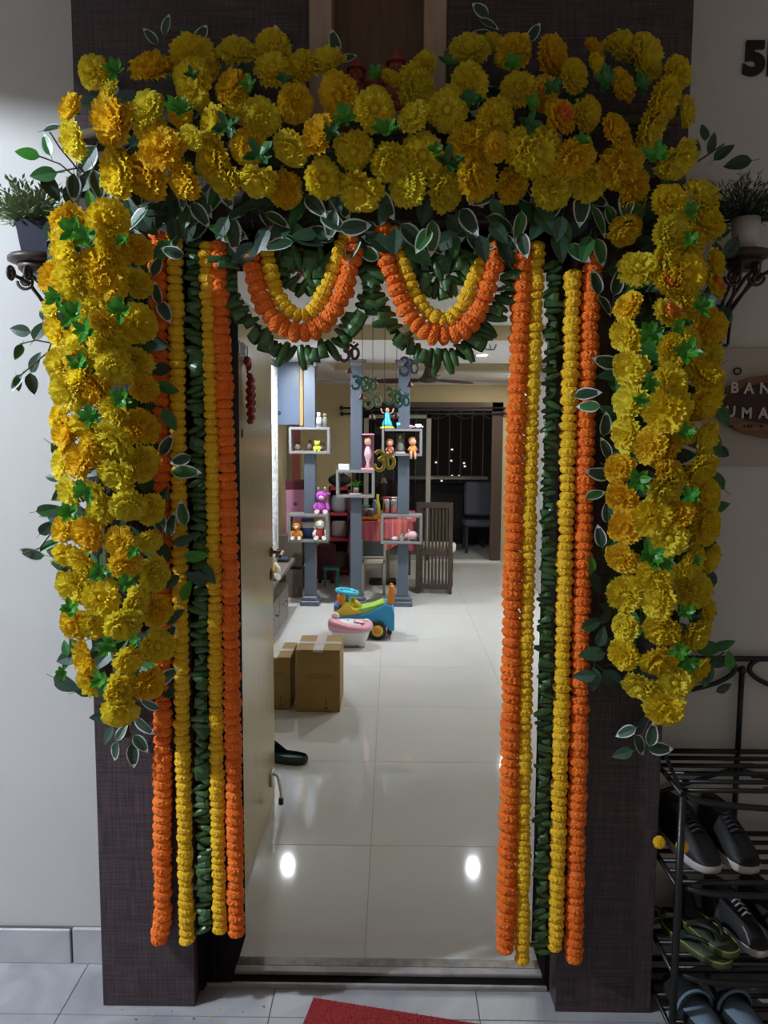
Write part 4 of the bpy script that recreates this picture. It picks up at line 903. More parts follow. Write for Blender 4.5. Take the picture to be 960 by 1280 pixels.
def plush(name, label, p, h, body, muzzle, shirt=None, ears='round', group=None, arms=True, face=(0, -1)):
    p = Vector(p); t = thing(name, label, 'soft toy', p, group); k = h; f = Vector((face[0], face[1], 0)); s_ = Vector((-f.y, f.x, 0))
    C = lambda a, b_, c_: p+s_*(a*k)+f*(b_*k)+Vector((0, 0, c_*k))
    part('body', MB().ell(C(0, 0, .28), (k*.23, k*.20, k*.28)), shirt or body, t)
    hd = part('head', MB().ell(C(0, .02, .70), (k*.24, k*.22, k*.23)), body, t)
    part('muzzle', MB().ell(C(0, .20, .66), (k*.11, k*.09, k*.09)), muzzle, hd)
    for q in (-1, 1):
        if ears == 'round': part('ear', MB().ell(C(q*.19, 0, .88), (k*.08, k*.05, k*.08), n=10, k=6), body, hd)
        elif ears == 'horn': part('ear', MB().tube([C(q*.10, 0, .88), C(q*.14, 0, 1.0), C(q*.13, .02, 1.06)], [k*.04, k*.04, k*.05], 8), 'plush_pink', hd); part('ear', MB().ell(C(q*.27, 0, .80), (k*.10, k*.04, k*.06), n=10, k=6), body, hd)
        else: part('ear', MB().ell(C(q*.25, .02, .62), (k*.07, k*.06, k*.15), n=10, k=6), body, hd)
        part('eye', MB().ell(C(q*.08, .215, .75), k*.028, n=8, k=6), 'black_plastic', hd)
        if arms: part('arm', MB().tube([C(q*.20, .03, .42), C(q*.28, .10, .28), C(q*.26, .18, .16)], [k*.07, k*.08, k*.08], 8), body, t)
        part('leg', MB().tube([C(q*.12, .05, .10), C(q*.17, .24, .08), C(q*.18, .30, .10)], [k*.10, k*.09, k*.10], 8), muzzle, t)
    return t
plush('plush_toy', 'white plush animal with a yellow shirt sitting on the counter', (-.955, 4.0, KZ), .30, 'plush_white', 'plush_white', 'plush_yellow', 'round', face=(.6, -.8))
plush('plush_toy', 'small pink and white plush toy on the low counter', (-.96, 3.55, KZ), .16, 'plush_pink', 'plush_white', None, 'round', face=(.7, -.7))
p = G(355, 702, KZ); t = thing('set_top_box', 'black flat media box on the far end of the counter', 'media box', (p.x, p.y, KZ))
part('case', MB().box((p.x-.055, p.y-.05, KZ), (p.x+.05, p.y+.06, KZ+.045), c=.005), 'black_plastic', t); part('display', MB().box((p.x-.045, p.y-.052, KZ+.025), (p.x+.04, p.y-.049, KZ+.034)), 'blue_pack', t)

# ------------------------------------------------------------------ display columns with open boxes
YC = 5.30; dep = .22
def column(label, px, boxes, grp='slate blue display columns between hall and dining'):
    c = G(px, 756, FZ); x = c.x; t = thing('display_column', label, 'column', (x, YC, FZ), grp); ztop = P(px, 452, YC).z; hw = .054
    part('base', MB().box((x-.095, YC-.095, FZ), (x+.095, YC+.095, FZ+.05), c=.008).box((x-.075, YC-.075, FZ+.05), (x+.075, YC+.075, FZ+.09), c=.008), 'slate_blue', t)
    part('capital', MB().box((x-.09, YC-.09, ztop-.005), (x+.09, YC+.09, zb), c=.006).box((x-.07, YC-.07, ztop-.05), (x+.07, YC+.07, ztop-.005), c=.006), 'grey_shelf', t)
    zcur = FZ+.09; out = []
    for (x0, x1, y1, y0) in sorted(boxes, key=lambda q: -q[3]):     # pixel box, lowest first
        A, B_ = P(x0, y0, YC-dep/2), P(x1, y1, YC-dep/2)
        part('shaft', MB().box((x-hw, YC-hw, zcur), (x+hw, YC+hw, A.z), c=.004), 'slate_blue', t)
        th = .024; X_ = part('shelf_box', MB().box((A.x, YC-dep/2, A.z), (B_.x, YC+dep/2, A.z+th), c=.002), 'grey_shelf', t)
        part('board', MB().box((A.x, YC-dep/2, B_.z-th), (B_.x, YC+dep/2, B_.z), c=.002), 'grey_shelf', X_)
        for xx in (A.x, B_.x-th): part('board', MB().box((xx, YC-dep/2, A.z+th), (xx+th, YC+dep/2, B_.z-th), c=.002), 'grey_shelf', X_)
        out.append((A.x, B_.x, A.z+th, B_.z)); zcur = B_.z
    part('shaft', MB().box((x-hw, YC-hw, zcur), (x+hw, YC+hw, ztop-.05), c=.004), 'slate_blue', t)
    return x, out
x1_, bx1 = column('slate blue column with two open boxes beside the wall cabinet', 388, [(361, 412, 534, 567), (360, 410, 643, 678)])
x2_, bx2 = column('slate blue column with one open box holding a green plant', 445, [(420, 468, 588, 622)])
x3_, bx3 = column('slate blue column with two open boxes in front of the dining chair', 503, [(477, 528, 536, 570), (476, 528, 644, 680)])
YS = YC-.03
# low box of column 1: tiger, dog, blue pack; on top the purple toy and a pink carton
lo = bx1[0]; up_ = bx1[1]
plush('plush_tiger', 'orange plush tiger cub in the lower display box', (P(371, 670, YS).x, YC-.06, lo[2]), .185, 'plush_orange', 'plush_white')
plush('plush_dog', 'white plush dog in a red shirt in the lower display box', (P(401, 670, YS).x, YC-.06, lo[2]), .215, 'plush_white', 'plush_white', 'red_fabric', 'flop')
t = thing('snack_pack', 'shiny blue and white packet standing behind the plush tiger', 'packet', (P(384, 670, YC).x, YC+.03, lo[2])); xx = P(384, 670, YC).x
part('pouch', MB().lathe((xx, YC+.045, lo[2]), [(.055, 0), (.075, .05), (.072, .13), (.06, .19)], 16, 0, 1, .4), 'blue_pack', t); part('label', MB().lathe((xx, YC+.045, lo[2]+.10), [(.0755, 0), (.0735, .06)], 16, 0, 1, .42), 'bottle_white', t)
plush('plush_toy', 'fluffy purple plush toy with pink horns on top of the display box', (P(402, 640, YS).x, YC-.03, lo[3]), .235, 'plush_purple', 'plush_pink', None, 'horn')
# upper box of column 1
for q, (px, h, r_, lab) in enumerate(((372, .085, .035, 'squat brown clay jar in the upper display box'), (387, .105, .032, 'brown clay vase beside the lime teddy'), (403, .075, .026, 'small brown clay pot behind the lime teddy'))):
    x = P(px, 560, YC).x; t = thing('clay_jar', lab, 'jar', (x, YC+.02, up_[2]), 'clay jars in the display box')
    part('body', MB().lathe((x, YC+.02, up_[2]), [(r_*.6, 0), (r_, h*.35), (r_*.8, h*.7), (r_*.4, h*.85)], 14), 'brown_clay', t); part('rim', MB().lathe((x, YC+.02, up_[2]+h*.85), [(r_*.4, 0), (r_*.55, h*.15)], 14), 'brown_clay', t)
plush('plush_toy', 'small lime yellow teddy in the upper display box', (P(397, 560, YS).x, YC-.07, up_[2]), .105, 'plush_lime', 'plush_lime')
for q, (px, h, r_, lab) in enumerate(((387, .095, .024, 'short white bottle on the upper display box'), (398, .14, .034, 'taller white bottle with grey label on the upper display box'))):
    x = P(px, 530, YC).x; t = thing('bottle', lab, 'bottle', (x, YC, up_[3]), 'white bottles on the display box')
    part('body', MB().lathe((x, YC, up_[3]), [(r_, 0), (r_, h*.6), (r_*.6, h*.7)], 16), 'bottle_white', t); part('cap', MB().lathe((x, YC, up_[3]+h*.7), [(r_*.62, 0), (r_*.62, h*.3)], 14), 'white_plastic', t)
    part('label', MB().lathe((x, YC, up_[3]+h*.12), [(r_*1.01, 0), (r_*1.01, h*.3)], 16), 'label_grey', t)
x = P(406, 530, YC).x; t = thing('figurine', 'small dark grey figurine next to the white bottles', 'figurine', (x, YC, up_[3])); part('body', MB().lathe((x, YC, up_[3]), [(.025, 0), (.018, .04), (.024, .075), (.012, .10)], 10), 'statue_grey', t); part('head', MB().ell((x, YC, up_[3]+.115), .02), 'statue_grey', t)
# column 2 box: plant in a tray; on top doll carton and white card
b2 = bx2[0]; x = P(445, 618, YS).x
t = thing('lucky_bamboo', 'small green leafy plant in a clear pot inside the display box', 'plant', (x, YC-.03, b2[2]))
part('tray', MB().lathe((x, YC-.03, b2[2]), [(.05, 0), (.06, .012)], 16, 0, 1.1, .8), 'white_pot', t); part('pot', MB().lathe((x, YC-.03, b2[2]+.012), [(.025, 0), (.03, .055)], 14), 'brown_clay', t)
for i in range(13):
    a = i*2.4; e = .3+.5*(i % 3)/2; d = Vector((math.cos(a)*math.cos(e), math.sin(a)*math.cos(e)*.6, math.sin(e)+.25)).normalized(); o_ = Vector((x, YC-.03, b2[2]+.06)); ln = .11; s_ = d.cross(Vector((0, 0, 1))).normalized()*.016
    part('leaf', MB().add([o_, o_+d*ln*.5+s_, o_+d*ln+Vector((0, 0, -.015)), o_+d*ln*.5-s_, o_+d*ln*.5+Vector((0, 0, .006))], [(0, 1, 4), (1, 2, 4), (2, 3, 4), (3, 0, 4)]), 'leaf_green', t)
x = P(460, 585, YS).x; h = P(460, 542, YS).z-b2[3]; t = thing('doll_box', 'pink framed clear box with a standing doll inside', 'toy box', (x, YC-.03, b2[3])); zb2 = b2[3]
part('base', MB().box((x-.065, YC-.08, zb2), (x+.065, YC+.03, zb2+.02), c=.004), 'pink_plastic', t); part('lid', MB().box((x-.058, YC-.08, zb2+h-.015), (x+.058, YC+.03, zb2+h), c=.004), 'pink_plastic', t)
part('back_card', MB().box((x-.055, YC+.02, zb2+.02), (x+.055, YC+.028, zb2+h-.015)), 'pink_box', t)
dl = part('doll_body', MB().lathe((x, YC-.03, zb2+.02), [(.03, 0), (.012, .04), (.03, h*.3), (.04, h*.36), (.028, h*.52), (.014, h*.6)], 12), 'plush_pink', t); part('doll_head', MB().ell((x, YC-.035, zb2+.02+h*.72), (.034, .032, .04)), 'skin_doll', dl); part('doll_hair', MB().ell((x, YC-.022, zb2+.02+h*.75), (.037, .03, .04)), 'hair_brown', dl)
x = P(430, 585, YS).x; single('card_box', MB().box((x-.052, YC-.05, b2[3]), (x+.052, YC+.02, b2[3]+.055), c=.003), 'bottle_white', 'small white carton beside the doll box', 'carton')
# column 3 upper box
u3 = bx3[1]; l3 = bx3[0]
for px, lab, sc in ((487, 'small brown-haired doll in red sitting in the display box', .13), (516, 'brown-haired doll with dangling legs on the display box edge', .15)):
    x = P(px, 566, YS).x; t = thing('doll', lab, 'doll', (x, YC-.06, u3[2]), 'dolls in the display box'); k = sc; y = YC-.065
    part('body', MB().lathe((x, y, u3[2]), [(k*.22, 0), (k*.24, k*.2), (k*.14, k*.5)], 12), 'red_fabric' if px < 500 else 'orange_plastic', t)
    hd = part('head', MB().ell((x, y-.01, u3[2]+k*.72), (k*.2, k*.2, k*.22)), 'skin_doll', t); part('hair', MB().ell((x, y+.012, u3[2]+k*.78), (k*.29, k*.2, k*.28)), 'hair_brown', hd)
    for q in (-1, 1): part('leg', MB().tube([(x+q*k*.1, y-.02, u3[2]+.012), (x+q*k*.13, y-.06, u3[2]+.012)] + ([(x+q*k*.13, y-.065, u3[2]-.05)] if px > 500 else []), .011, 8), 'skin_doll', t); part('arm', MB().tube([(x+q*k*.14, y, u3[2]+k*.45), (x+q*k*.3, y-.02, u3[2]+k*.2)], .009, 8), 'skin_doll', t)
x = P(500, 566, YC).x; t = thing('stone_statue', 'grey stone deity statue between the two dolls', 'statue', (x, YC, u3[2]))
part('pedestal', MB().box((x-.05, YC-.05, u3[2]), (x+.05, YC+.03, u3[2]+.015), c=.003), 'bottle_white', t); part('body', MB().lathe((x, YC, u3[2]+.015), [(.045, 0), (.05, .03), (.03, .09), (.035, .11), (.015, .13)], 12), 'statue_grey', t); part('head', MB().ell((x, YC-.005, u3[2]+.15), (.024, .024, .028)), 'statue_grey', t); part('backplate', MB().box((x-.04, YC+.02, u3[2]+.015), (x+.04, YC+.03, u3[2]+.19), c=.008), 'statue_grey', t)
x = P(484, 530, YS).x; t = thing('dancer_figurine', 'figurine in a light blue dress raising both arms on a golden base', 'figurine', (x, YC-.03, u3[3]))
part('base', MB().lathe((x, YC-.03, u3[3]), [(.065, 0), (.07, .012), (.05, .022)], 20), 'yellow_plastic', t); part('dress', MB().lathe((x, YC-.03, u3[3]+.022), [(.05, 0), (.045, .03), (.022, .085), (.024, .12), (.012, .135)], 14), 'cyan_plastic', t); part('head', MB().ell((x, YC-.035, u3[3]+.175), (.018, .018, .022)), 'skin_doll', t)
for q in (-1, 1): part('arm', MB().tube([(x+q*.02, YC-.03, u3[3]+.14), (x+q*.05, YC-.035, u3[3]+.155), (x+q*.06, YC-.04, u3[3]+.19)], .007, 6), 'skin_doll', t)
x = P(499, 530, YS).x; t = thing('cup', 'small blue and white cup on the display box', 'cup', (x, YC-.03, u3[3])); part('body', MB().lathe((x, YC-.03, u3[3]), [(.022, 0), (.026, .06), (.022, .06), (.02, .01)], 14), 'cyan_plastic', t); part('band', MB().lathe((x, YC-.03, u3[3]+.035), [(.0262, 0), (.0268, .015)], 14), 'bottle_white', t)
x = P(513, 532, YS).x; single('pink_ball', MB().ell((x, YC-.04, u3[3]+.019), (.028, .022, .019)), 'pink_box', 'small magenta ball on top of the display box', 'ball')
x = P(523, 532, YS).x; t = thing('small_vehicle', 'tiny white toy vehicle on top of the display box', 'toy car', (x, YC-.03, u3[3])); part('body', MB().box((x-.045, YC-.05, u3[3]+.008), (x+.045, YC-.01, u3[3]+.03), c=.006).box((x-.03, YC-.045, u3[3]+.03), (x+.03, YC-.015, u3[3]+.046), c=.006), 'bottle_white', t)
for q in (-.028, .028): part('wheel', MB().cyl((x+q, YC-.055, u3[3]+.01), (x+q, YC-.005, u3[3]+.01), .01, n=10), 'black_plastic', t)
# column 3 lower box
x = P(515, 676, YS).x; t = thing('piggy_bank', 'pink piggy bank in the low display box', 'piggy bank', (x, YC-.05, l3[2])); y = YC-.05; z = l3[2]
part('body', MB().ell((x, y, z+.055), (.058, .045, .043)), 'plush_pink', t); part('snout', MB().cyl((x-.055, y-.01, z+.05), (x-.068, y-.015, z+.05), .016, n=10), 'pink_plastic', t)
for q in (-1, 1): part('ear', MB().ell((x-.03, y+q*.022, z+.098), (.012, .01, .016), n=8, k=5), 'pink_plastic', t); part('leg', MB().cyl((x+q*.03, y, z), (x+q*.03, y, z+.03), .014, n=8), 'plush_pink', t)
x = P(502, 676, YS).x; t = thing('robot_toy', 'small grey robot toy beside the piggy bank', 'toy', (x, y, z)); part('body', MB().box((x-.018, y-.015, z), (x+.018, y+.015, z+.045), c=.004), 'label_grey', t); part('head', MB().ell((x, y, z+.062), .019), 'steel', t)
x = P(493, 676, YS).x; single('shell_ornament', MB().ell((x, y, z+.02), (.032, .025, .02)).ell((x+.012, y-.012, z+.03), (.014, .012, .014)), 'bottle_white', 'small white shell ornament beside the robot toy', 'ornament')

# ------------------------------------------------------------------ hanging Om ornaments
mat('om_brown', (.07, .025, .02), .4); mat('om_teal', (.03, .16, .18), .4); mat('om_green', (.07, .16, .06), .4); mat('om_gold', (.42, .32, .03), .35, metal=.3); mat('om_blue', (.06, .08, .16), .4); mat('bell_rust', (.16, .05, .04), .4); mat('om_pale', (.20, .26, .16), .4)
def om(b, c, h):                           # the Om sign drawn as tubes in a vertical plane
    U = lambda u, v: Vector((c.x+u*h, c.y, c.z+v*h)); r = .07*h
    b.tube(smooth([U(*q) for q in ((-.42, .30), (-.28, .42), (-.10, .36), (-.08, .18), (-.24, .06), (-.10, .0), (-.02, -.16), (-.10, -.36), (-.28, -.42), (-.44, -.30), (-.46, -.14))], 5), [r*1.25]*51, 7)
    b.tube(smooth([U(*q) for q in ((-.14, .03), (.0, .0), (.10, .10), (.24, .18), (.38, .10), (.42, -.10), (.32, -.30), (.18, -.30), (.12, -.16), (.10, .06))], 5), [r*1.1]*46, 7)
    b.tube(smooth([U(*q) for q in ((.02, .36), (.14, .26), (.28, .28), (.40, .40))], 5), [r]*16, 7)
    b.ell(U(.20, .44), h*.06, n=8, k=6)
OY = 3.4
def hanging(label, px, items, top=None):   # a string of Om signs with a bell
    x = P(px, 440, OY).x; t = thing('om_hanging', label, 'wall hanging', (x, OY, za), 'strings of Om ornaments hung from the hall ceiling')
    last = P(px, items[-1][1]+items[-1][2]*.75, OY).z
    part('string', MB().tube([(x, OY, za), (x, OY, last)], .0022, 5), 'black_iron', t)
    for (ox, oy, hp, m) in items:
        c = P(ox, oy, OY-.012); b = MB(); om(b, c, hp*PXM(OY)); part('om_sign', b, m, t)
    part('bell', MB().lathe((x, OY, last-.04), [(.026, 0), (.018, .012), (.012, .03), (.004, .04)], 12), 'bell_rust', t)
hanging('string with a dark brown Om sign near the leaf loop', 437, [(437, 440, 26, 'om_brown')])
hanging('string with a teal Om sign over the middle column', 453, [(449, 478, 19, 'om_teal')])
hanging('string with two green Om signs stacked between the columns', 466, [(462, 480, 20, 'om_green'), (466, 500, 23, 'om_pale')])
hanging('string with a large golden Om sign beside the doll box', 481, [(481, 576, 28, 'om_gold')])
hanging('string with a green and blue Om sign before the column with a capital', 496, [(492, 495, 22, 'om_green'), (503, 500, 20, 'om_teal')])
hanging('string with a slate blue Om sign below the leaf loop', 513, [(512, 458, 25, 'om_blue')])

# ------------------------------------------------------------------ things on the hall floor
def carton(label, x0, x1, ytop, ybot, Yf, depth):
    A, B_ = P(x0, ybot, Yf), P(x1, ytop, Yf); A.z = FZ; D_ = depth
    t = thing('cardboard_box', label, 'box', ((A.x+B_.x)/2, Yf+D_/2, FZ), 'sealed cartons behind the door')
    part('carton', MB().box((A.x, Yf, FZ), (B_.x, Yf+D_, B_.z-.004), c=.004), 'cardboard', t)
    xm = (A.x+B_.x)/2
    for (u, v) in ((A.x, xm-.002), (xm+.002, B_.x)): part('flap', MB().box((u, Yf, B_.z-.004), (v, Yf+D_, B_.z), c=.0015), 'cardboard', t)
    part('tape', MB().box((xm-.03, Yf-.0012, B_.z-.012), (xm+.03, Yf, B_.z)).box((xm-.03, Yf-.0012, B_.z), (xm+.03, Yf+D_+.001, B_.z+.0012)).box((A.x, Yf+D_*.40, B_.z+.001), (B_.x, Yf+D_*.55, B_.z+.002)), 'tape', t)
    pr = part('print', MB().box((xm-.02+.06, Yf-.001, FZ+.02), (xm+.06, Yf, FZ+.035)).box((xm+.045, Yf-.001, FZ+.045), (xm+.055, Yf, FZ+.08)).box((xm+.04, Yf-.001, FZ+.002), (xm+.075, Yf, FZ+.010)).box((xm-.06, Yf-.001, FZ+.21), (xm+.10, Yf, FZ+.214)).box((xm-.06, Yf-.001, FZ+.225), (xm+.08, Yf, FZ+.228)), 'brown_clay', t)
    return B_.z
carton('brown taped cardboard box standing clear of the door', 370, 425, 813, 892, 2.36, .34)
carton('cardboard box half hidden behind the door edge', 318, 363, 822, 890, 2.40, .34)
# green clog
c = G(362, 953, FZ); t = thing('clog', 'single dark green rubber clog lying on the hall floor', 'clog', (c.x, c.y, FZ))
Mx = Matrix.Translation((c.x-.03, c.y+.02, FZ)) @ Matrix.Rotation(-PI/2-.25, 4, 'Z'); o = outline(.25, .105)
b = MB(); loft(b, [[Vector((x*s_, y*s_, z)) for x, y in o] for s_, z in ((.95, 0), (1, .006), (1.02, .022), (1.0, .03))], 0, True, True, False); part('sole', b.xf(Mx), 'green_rubber', t)
b = MB(); loft(b, [[Vector((x*s_, y*s_, z)) for x, y in o] for s_, z in ((.9, .02), (.9, .024))]); part('footbed', b.xf(Mx), 'teal_insole', t)
rings = []
for k in range(6):
    f = k/5; rings.append([Vector((x*(1.0-.12*f*f), y*(1-.04*f), .028+(.012 if y > 0 else .012+.055*min(1, -y/.08))*f)) for x, y in o])
b = MB(); loft(b, rings, 0, True, False, False); wall_ = part('side_wall', b.xf(Mx), 'green_rubber', t)
b = MB(); rows = []
for k in range(7):
    y = -.10+.05*k/6; hw = .043*(1-.1*(k/6)); rows.append([Vector((hw*math.cos(a), y, .028+.062*math.sin(a))) for a in [PI*j/10 for j in range(11)]])
b.add([p for r_ in rows for p in r_], [(i_*11+j, i_*11+j+1, (i_+1)*11+j+1, (i_+1)*11+j) for i_ in range(6) for j in range(10)], 0, True); part('strap', b.xf(Mx), 'green_rubber', t)

# baby potty
c = G(437, 812, FZ); cx, cy = c.x, c.y+.13; t = thing('baby_potty', 'white and pink plastic baby potty with lid beside the toy car', 'potty', (cx, cy, FZ))
b = MB().lathe((cx, cy, FZ+.02), [(.105, 0), (.115, .03), (.140, .13), (.150, .15)], 28, 0, 1.15, .85, p=3); 
for q in (-1, 1):
    for w_ in (-1, 1): b.cyl((cx+q*.09, cy+w_*.06, FZ), (cx+q*.09, cy+w_*.06, FZ+.04), .028, .034, n=10)
part('bowl', b, 'white_plastic', t)
n = 28; rings = []
for s_, zo in ((.98, .155), (1.06, .16), (1.09, .19), (1.03, .215), (.9, .22)):
    rings.append([Vector((cx+.150*1.15*s_*math.copysign(abs(math.cos(a))**.8, math.cos(a)), cy+.150*.85*s_*math.copysign(abs(math.sin(a))**.8, math.sin(a)), FZ+.01+zo+(.04*max(0, -math.cos(a))+.012*math.sin(2*a) if zo > .16 else 0))) for a in [2*PI*i/n for i in range(n)]])
b = MB(); loft(b, rings, 0, True, False, True); part('seat', b, 'pink_plastic', t)
lid = part('lid', MB().ell((cx+.01, cy, FZ+.225), (.125, .095, .035), R=Matrix.Rotation(.14, 3, 'Y')), 'white_plastic', t)
part('ear', MB().ell((cx-.13, cy+.05, FZ+.285), (.034, .022, .038)), 'white_plastic', lid); part('ear', MB().ell((cx+.13, cy+.05, FZ+.225), (.034, .022, .032)), 'white_plastic', lid)
part('bow', MB().ell((cx+.05, cy-.055, FZ+.248), (.03, .012, .012)).ell((cx+.095, cy-.045, FZ+.238), (.026, .012, .012)), 'pink_plastic', lid)
t.scale = (.95, .95, .78)
for q in (.0, .055): part('eye', MB().ell((cx-.02+q, cy-.02, FZ+.262-q*.08), (.009, .012, .004), n=8, k=5), 'blue_pack', lid)

# ride-on toy car, facing the column side
w0 = G(473, 798, FZ); YW = w0.y; U = lambda px, py: (P(px, py, YW).x, P(px, py, YW).z)
t = thing('ride_on_car', 'blue ride-on toy car with lime seat and orange backrest', 'toy car', (P(460, 790, YW).x, YW+.11, FZ))
b = MB().ext([U(419, 770), U(421, 774), U(430, 783), U(445, 785), U(460, 786), U(463, 779), U(470, 776), U(478, 777), U(484, 784), U(489, 789), U(493, 787), U(493, 768), U(490, 758), U(481, 756), U(474, 760), U(462, 766), U(448, 769), U(430, 770)], YW-.02, YW+.24, sm=False)
part('body', b, 'sky_plastic', t)
part('seat', MB().ext([U(440, 768), U(450, 768.5), U(463, 765), U(474, 759.5), U(481, 756), U(478, 754), U(468, 758), U(455, 761), U(443, 763)], YW+.02, YW+.20), 'lime_plastic', t)
part('hood', MB().ext([U(415, 770), U(420, 770.5), U(440, 769), U(452, 767), U(449, 763), U(441, 762), U(436, 756), U(430, 755), U(424, 762), U(417, 766)], YW+.0, YW+.22), 'yellow_plastic', t)
st = P(434, 741, YW+.11); sc_ = PXM(YW)
col_ = part('steering_column', MB().cyl((st.x+.004, YW+.11, P(436, 760, YW).z), (st.x, YW+.11, st.z), .017, .02, n=12), 'cyan_plastic', t)
whl = MB(); ring = [Vector((st.x+.085*math.cos(i/24*2*PI), YW+.11+.085*math.sin(i/24*2*PI), st.z+.012-.012*math.cos(i/24*2*PI))) for i in range(25)]
whl.tube(ring, .014, 8).lathe((st.x, YW+.11, st.z), [(.05, 0), (.055, .012), (.04, .018)], 18)
for i in range(3): a = i*2*PI/3; whl.cyl((st.x, YW+.11, st.z+.008), (st.x+.08*math.cos(a), YW+.11+.08*math.sin(a), st.z+.01), .01, n=8)
part('steering_wheel', whl, 'cyan_plastic', t)
part('windshield_post', MB().tube([Vector((P(439, 753, YW).x, YW+.11, P(439, 752, YW).z)), Vector((P(449, 763, YW).x, YW+.11, P(449, 763, YW).z))], [.02, .03], 8), 'yellow_plastic', t)
part('headlight', MB().ell((P(426, 749, YW).x, YW+.06, P(426, 749, YW).z), (.04, .045, .04)).ell((P(424, 756, YW).x, YW+.05, P(424, 755, YW).z), (.02, .03, .02)), 'orange_plastic', t); part('front_grille', MB().box((P(417, 760, YW).x, YW+.02, P(417, 764, YW).z), (P(425, 760, YW).x, YW+.20, P(417, 757, YW).z), c=.008), 'blue_pack', t)
part('backrest', MB().ext([U(483, 758), U(489, 760), U(494, 750), U(493, 744), U(491, 735), U(488, 734), U(486, 739), U(485, 750)], YW+.03, YW+.07).ext([U(483, 758), U(489, 760), U(494, 750), U(493, 744), U(491, 735), U(488, 734), U(486, 739), U(485, 750)], YW+.15, YW+.19).cyl((P(490, 737, YW).x, YW+.05, P(490, 738, YW).z), (P(490, 737, YW).x, YW+.17, P(490, 738, YW).z), .016, n=10), 'orange_plastic', t)
def wheel(px, y, r=.075):
    x = P(px, 788, YW).x; zc = FZ+r; M_ = Matrix.Translation((x, y, zc)) @ Matrix.Rotation(PI/2, 4, 'X')
    w_ = part('wheel', MB().lathe((0, 0, -.02), [(r*.9, 0), (r, .008), (r, .032), (r*.9, .04)], 28).xf(M_), 'black_plastic', t)
    s_ = 1 if y < YW+.1 else -1
    part('hub', MB().lathe((0, 0, .019*s_), [(r*.62, -.004), (r*.62, .004)], 20).xf(M_), 'yellow_plastic', w_); part('hub_cap', MB().lathe((0, 0, .022*s_), [(r*.40, -.004), (r*.36, .005)], 18).xf(M_), 'orange_plastic', w_)
for px in (472, 428):
    for y in (YW-.035, YW+.255): wheel(px, y)
part('axle', MB().cyl((P(472, 788, YW).x, YW-.02, FZ+.075), (P(472, 788, YW).x, YW+.24, FZ+.075), .012, n=8).cyl((P(428, 788, YW).x, YW-.02, FZ+.075), (P(428, 788, YW).x, YW+.24, FZ+.075), .012, n=8), 'black_plastic', t)
part('mud_flap', MB().box((P(484, 788, YW).x, YW+.0, FZ+.03), (P(490, 788, YW).x, YW+.22, FZ+.11), c=.01), 'black_plastic', t)

# ------------------------------------------------------------------ dining corner
TZ = .75; TX0, TX1, TY0, TY1 = -.37, .30, 5.95, 7.2
t = thing('dining_table', 'dining table with pale centre leg behind the columns', 'table', (.1, 6.5, FZ))
part('top', MB().box((TX0, TY0, TZ-.03), (TX1, TY1, TZ), c=.004), 'chair_wood', t)
px_ = P(482, 700, 6.4).x; part('leg', MB().box((px_-.045, 6.38, FZ+.03), (px_+.045, 6.47, TZ-.03), c=.005), 'window_cream', t); part('foot', MB().box((px_-.18, 6.3, FZ), (px_+.12, 6.55, FZ+.04), c=.008), 'black_plastic', t)
part('leg', MB().box((TX1-.1, 6.9, FZ), (TX1-.03, 6.97, TZ-.03), c=.005), 'chair_wood', t)
mat('cloth_pink', (.52, .09, .14), .85, noise=.3, scale=3, stretch=(9, 9, .3)); mat('cloth_orange', (.60, .20, .08), .85)
cl = thing('tablecloth', 'pink and orange striped cloth draped over the dining table', 'tablecloth', (.1, 6.5, TZ))
b = MB(); nx_ = 44; L0 = .27
for i in range(nx_):                       # front drape in narrow folds, colour by stripe
    u0, u1 = TX0-.02+(TX1-TX0+.04)*i/nx_, TX0-.02+(TX1-TX0+.04)*(i+1)/nx_
    w0_, w1_ = .012*math.sin(i*1.1), .012*math.sin((i+1)*1.1); m_ = 1 if (i*7//5) % 6 in (1, 2) else 0; l0, l1 = L0+.03*math.sin(i*.35), L0+.03*math.sin((i+1)*.35)
    b.add([(u0, TY0-.012, TZ+.004), (u1, TY0-.012, TZ+.004), (u1, TY0-.02+w1_, TZ-l1), (u0, TY0-.02+w0_, TZ-l0)], [(0, 1, 2, 3)], m_, False)
    b.add([(u0, TY0-.012, TZ+.004), (u1, TY0-.012, TZ+.004), (u1, TY1, TZ+.004), (u0, TY1, TZ+.004)], [(0, 1, 2, 3)], m_, False)
part('drape', b, ['cloth_pink', 'cloth_orange'], cl)
b = MB()
for i in range(12):
    v0, v1 = TY0-.012+(TY1-TY0)*i/12, TY0-.012+(TY1-TY0)*(i+1)/12; b.add([(TX0-.02, v0, TZ+.004), (TX0-.02, v1, TZ+.004), (TX0-.05+.015*math.sin(i+1), v1, TZ-.34), (TX0-.05+.015*math.sin(i), v0, TZ-.34)], [(0, 1, 2, 3)], 0)
part('side_drape', b, ['cloth_pink'], cl)
zt = TZ+.005
def jar(name, label, cat, px, Y, prof, m, capm=None, group=None, n=14):
    x = P(px, 650, Y).x; t = thing(name, label, cat, (x, Y, zt), group); part('body', MB().lathe((x, Y, zt), prof, n), m, t)
    if capm: r_, z_ = prof[-1]; part('lid', MB().lathe((x, Y, zt+z_), [(r_*1.15, 0), (r_*1.15, .02)], n), capm, t)
    return t
for px in (483, 492): jar('steel_tumbler', ('tall steel flask with red lid on the tablecloth' if px == 483 else 'tall all-steel flask on the tablecloth'), 'flask', px, 6.25, [(.04, 0), (.04, .2), (.036, .22)], 'steel', 'red_paint' if px == 483 else 'steel', 'steel flasks on the table')
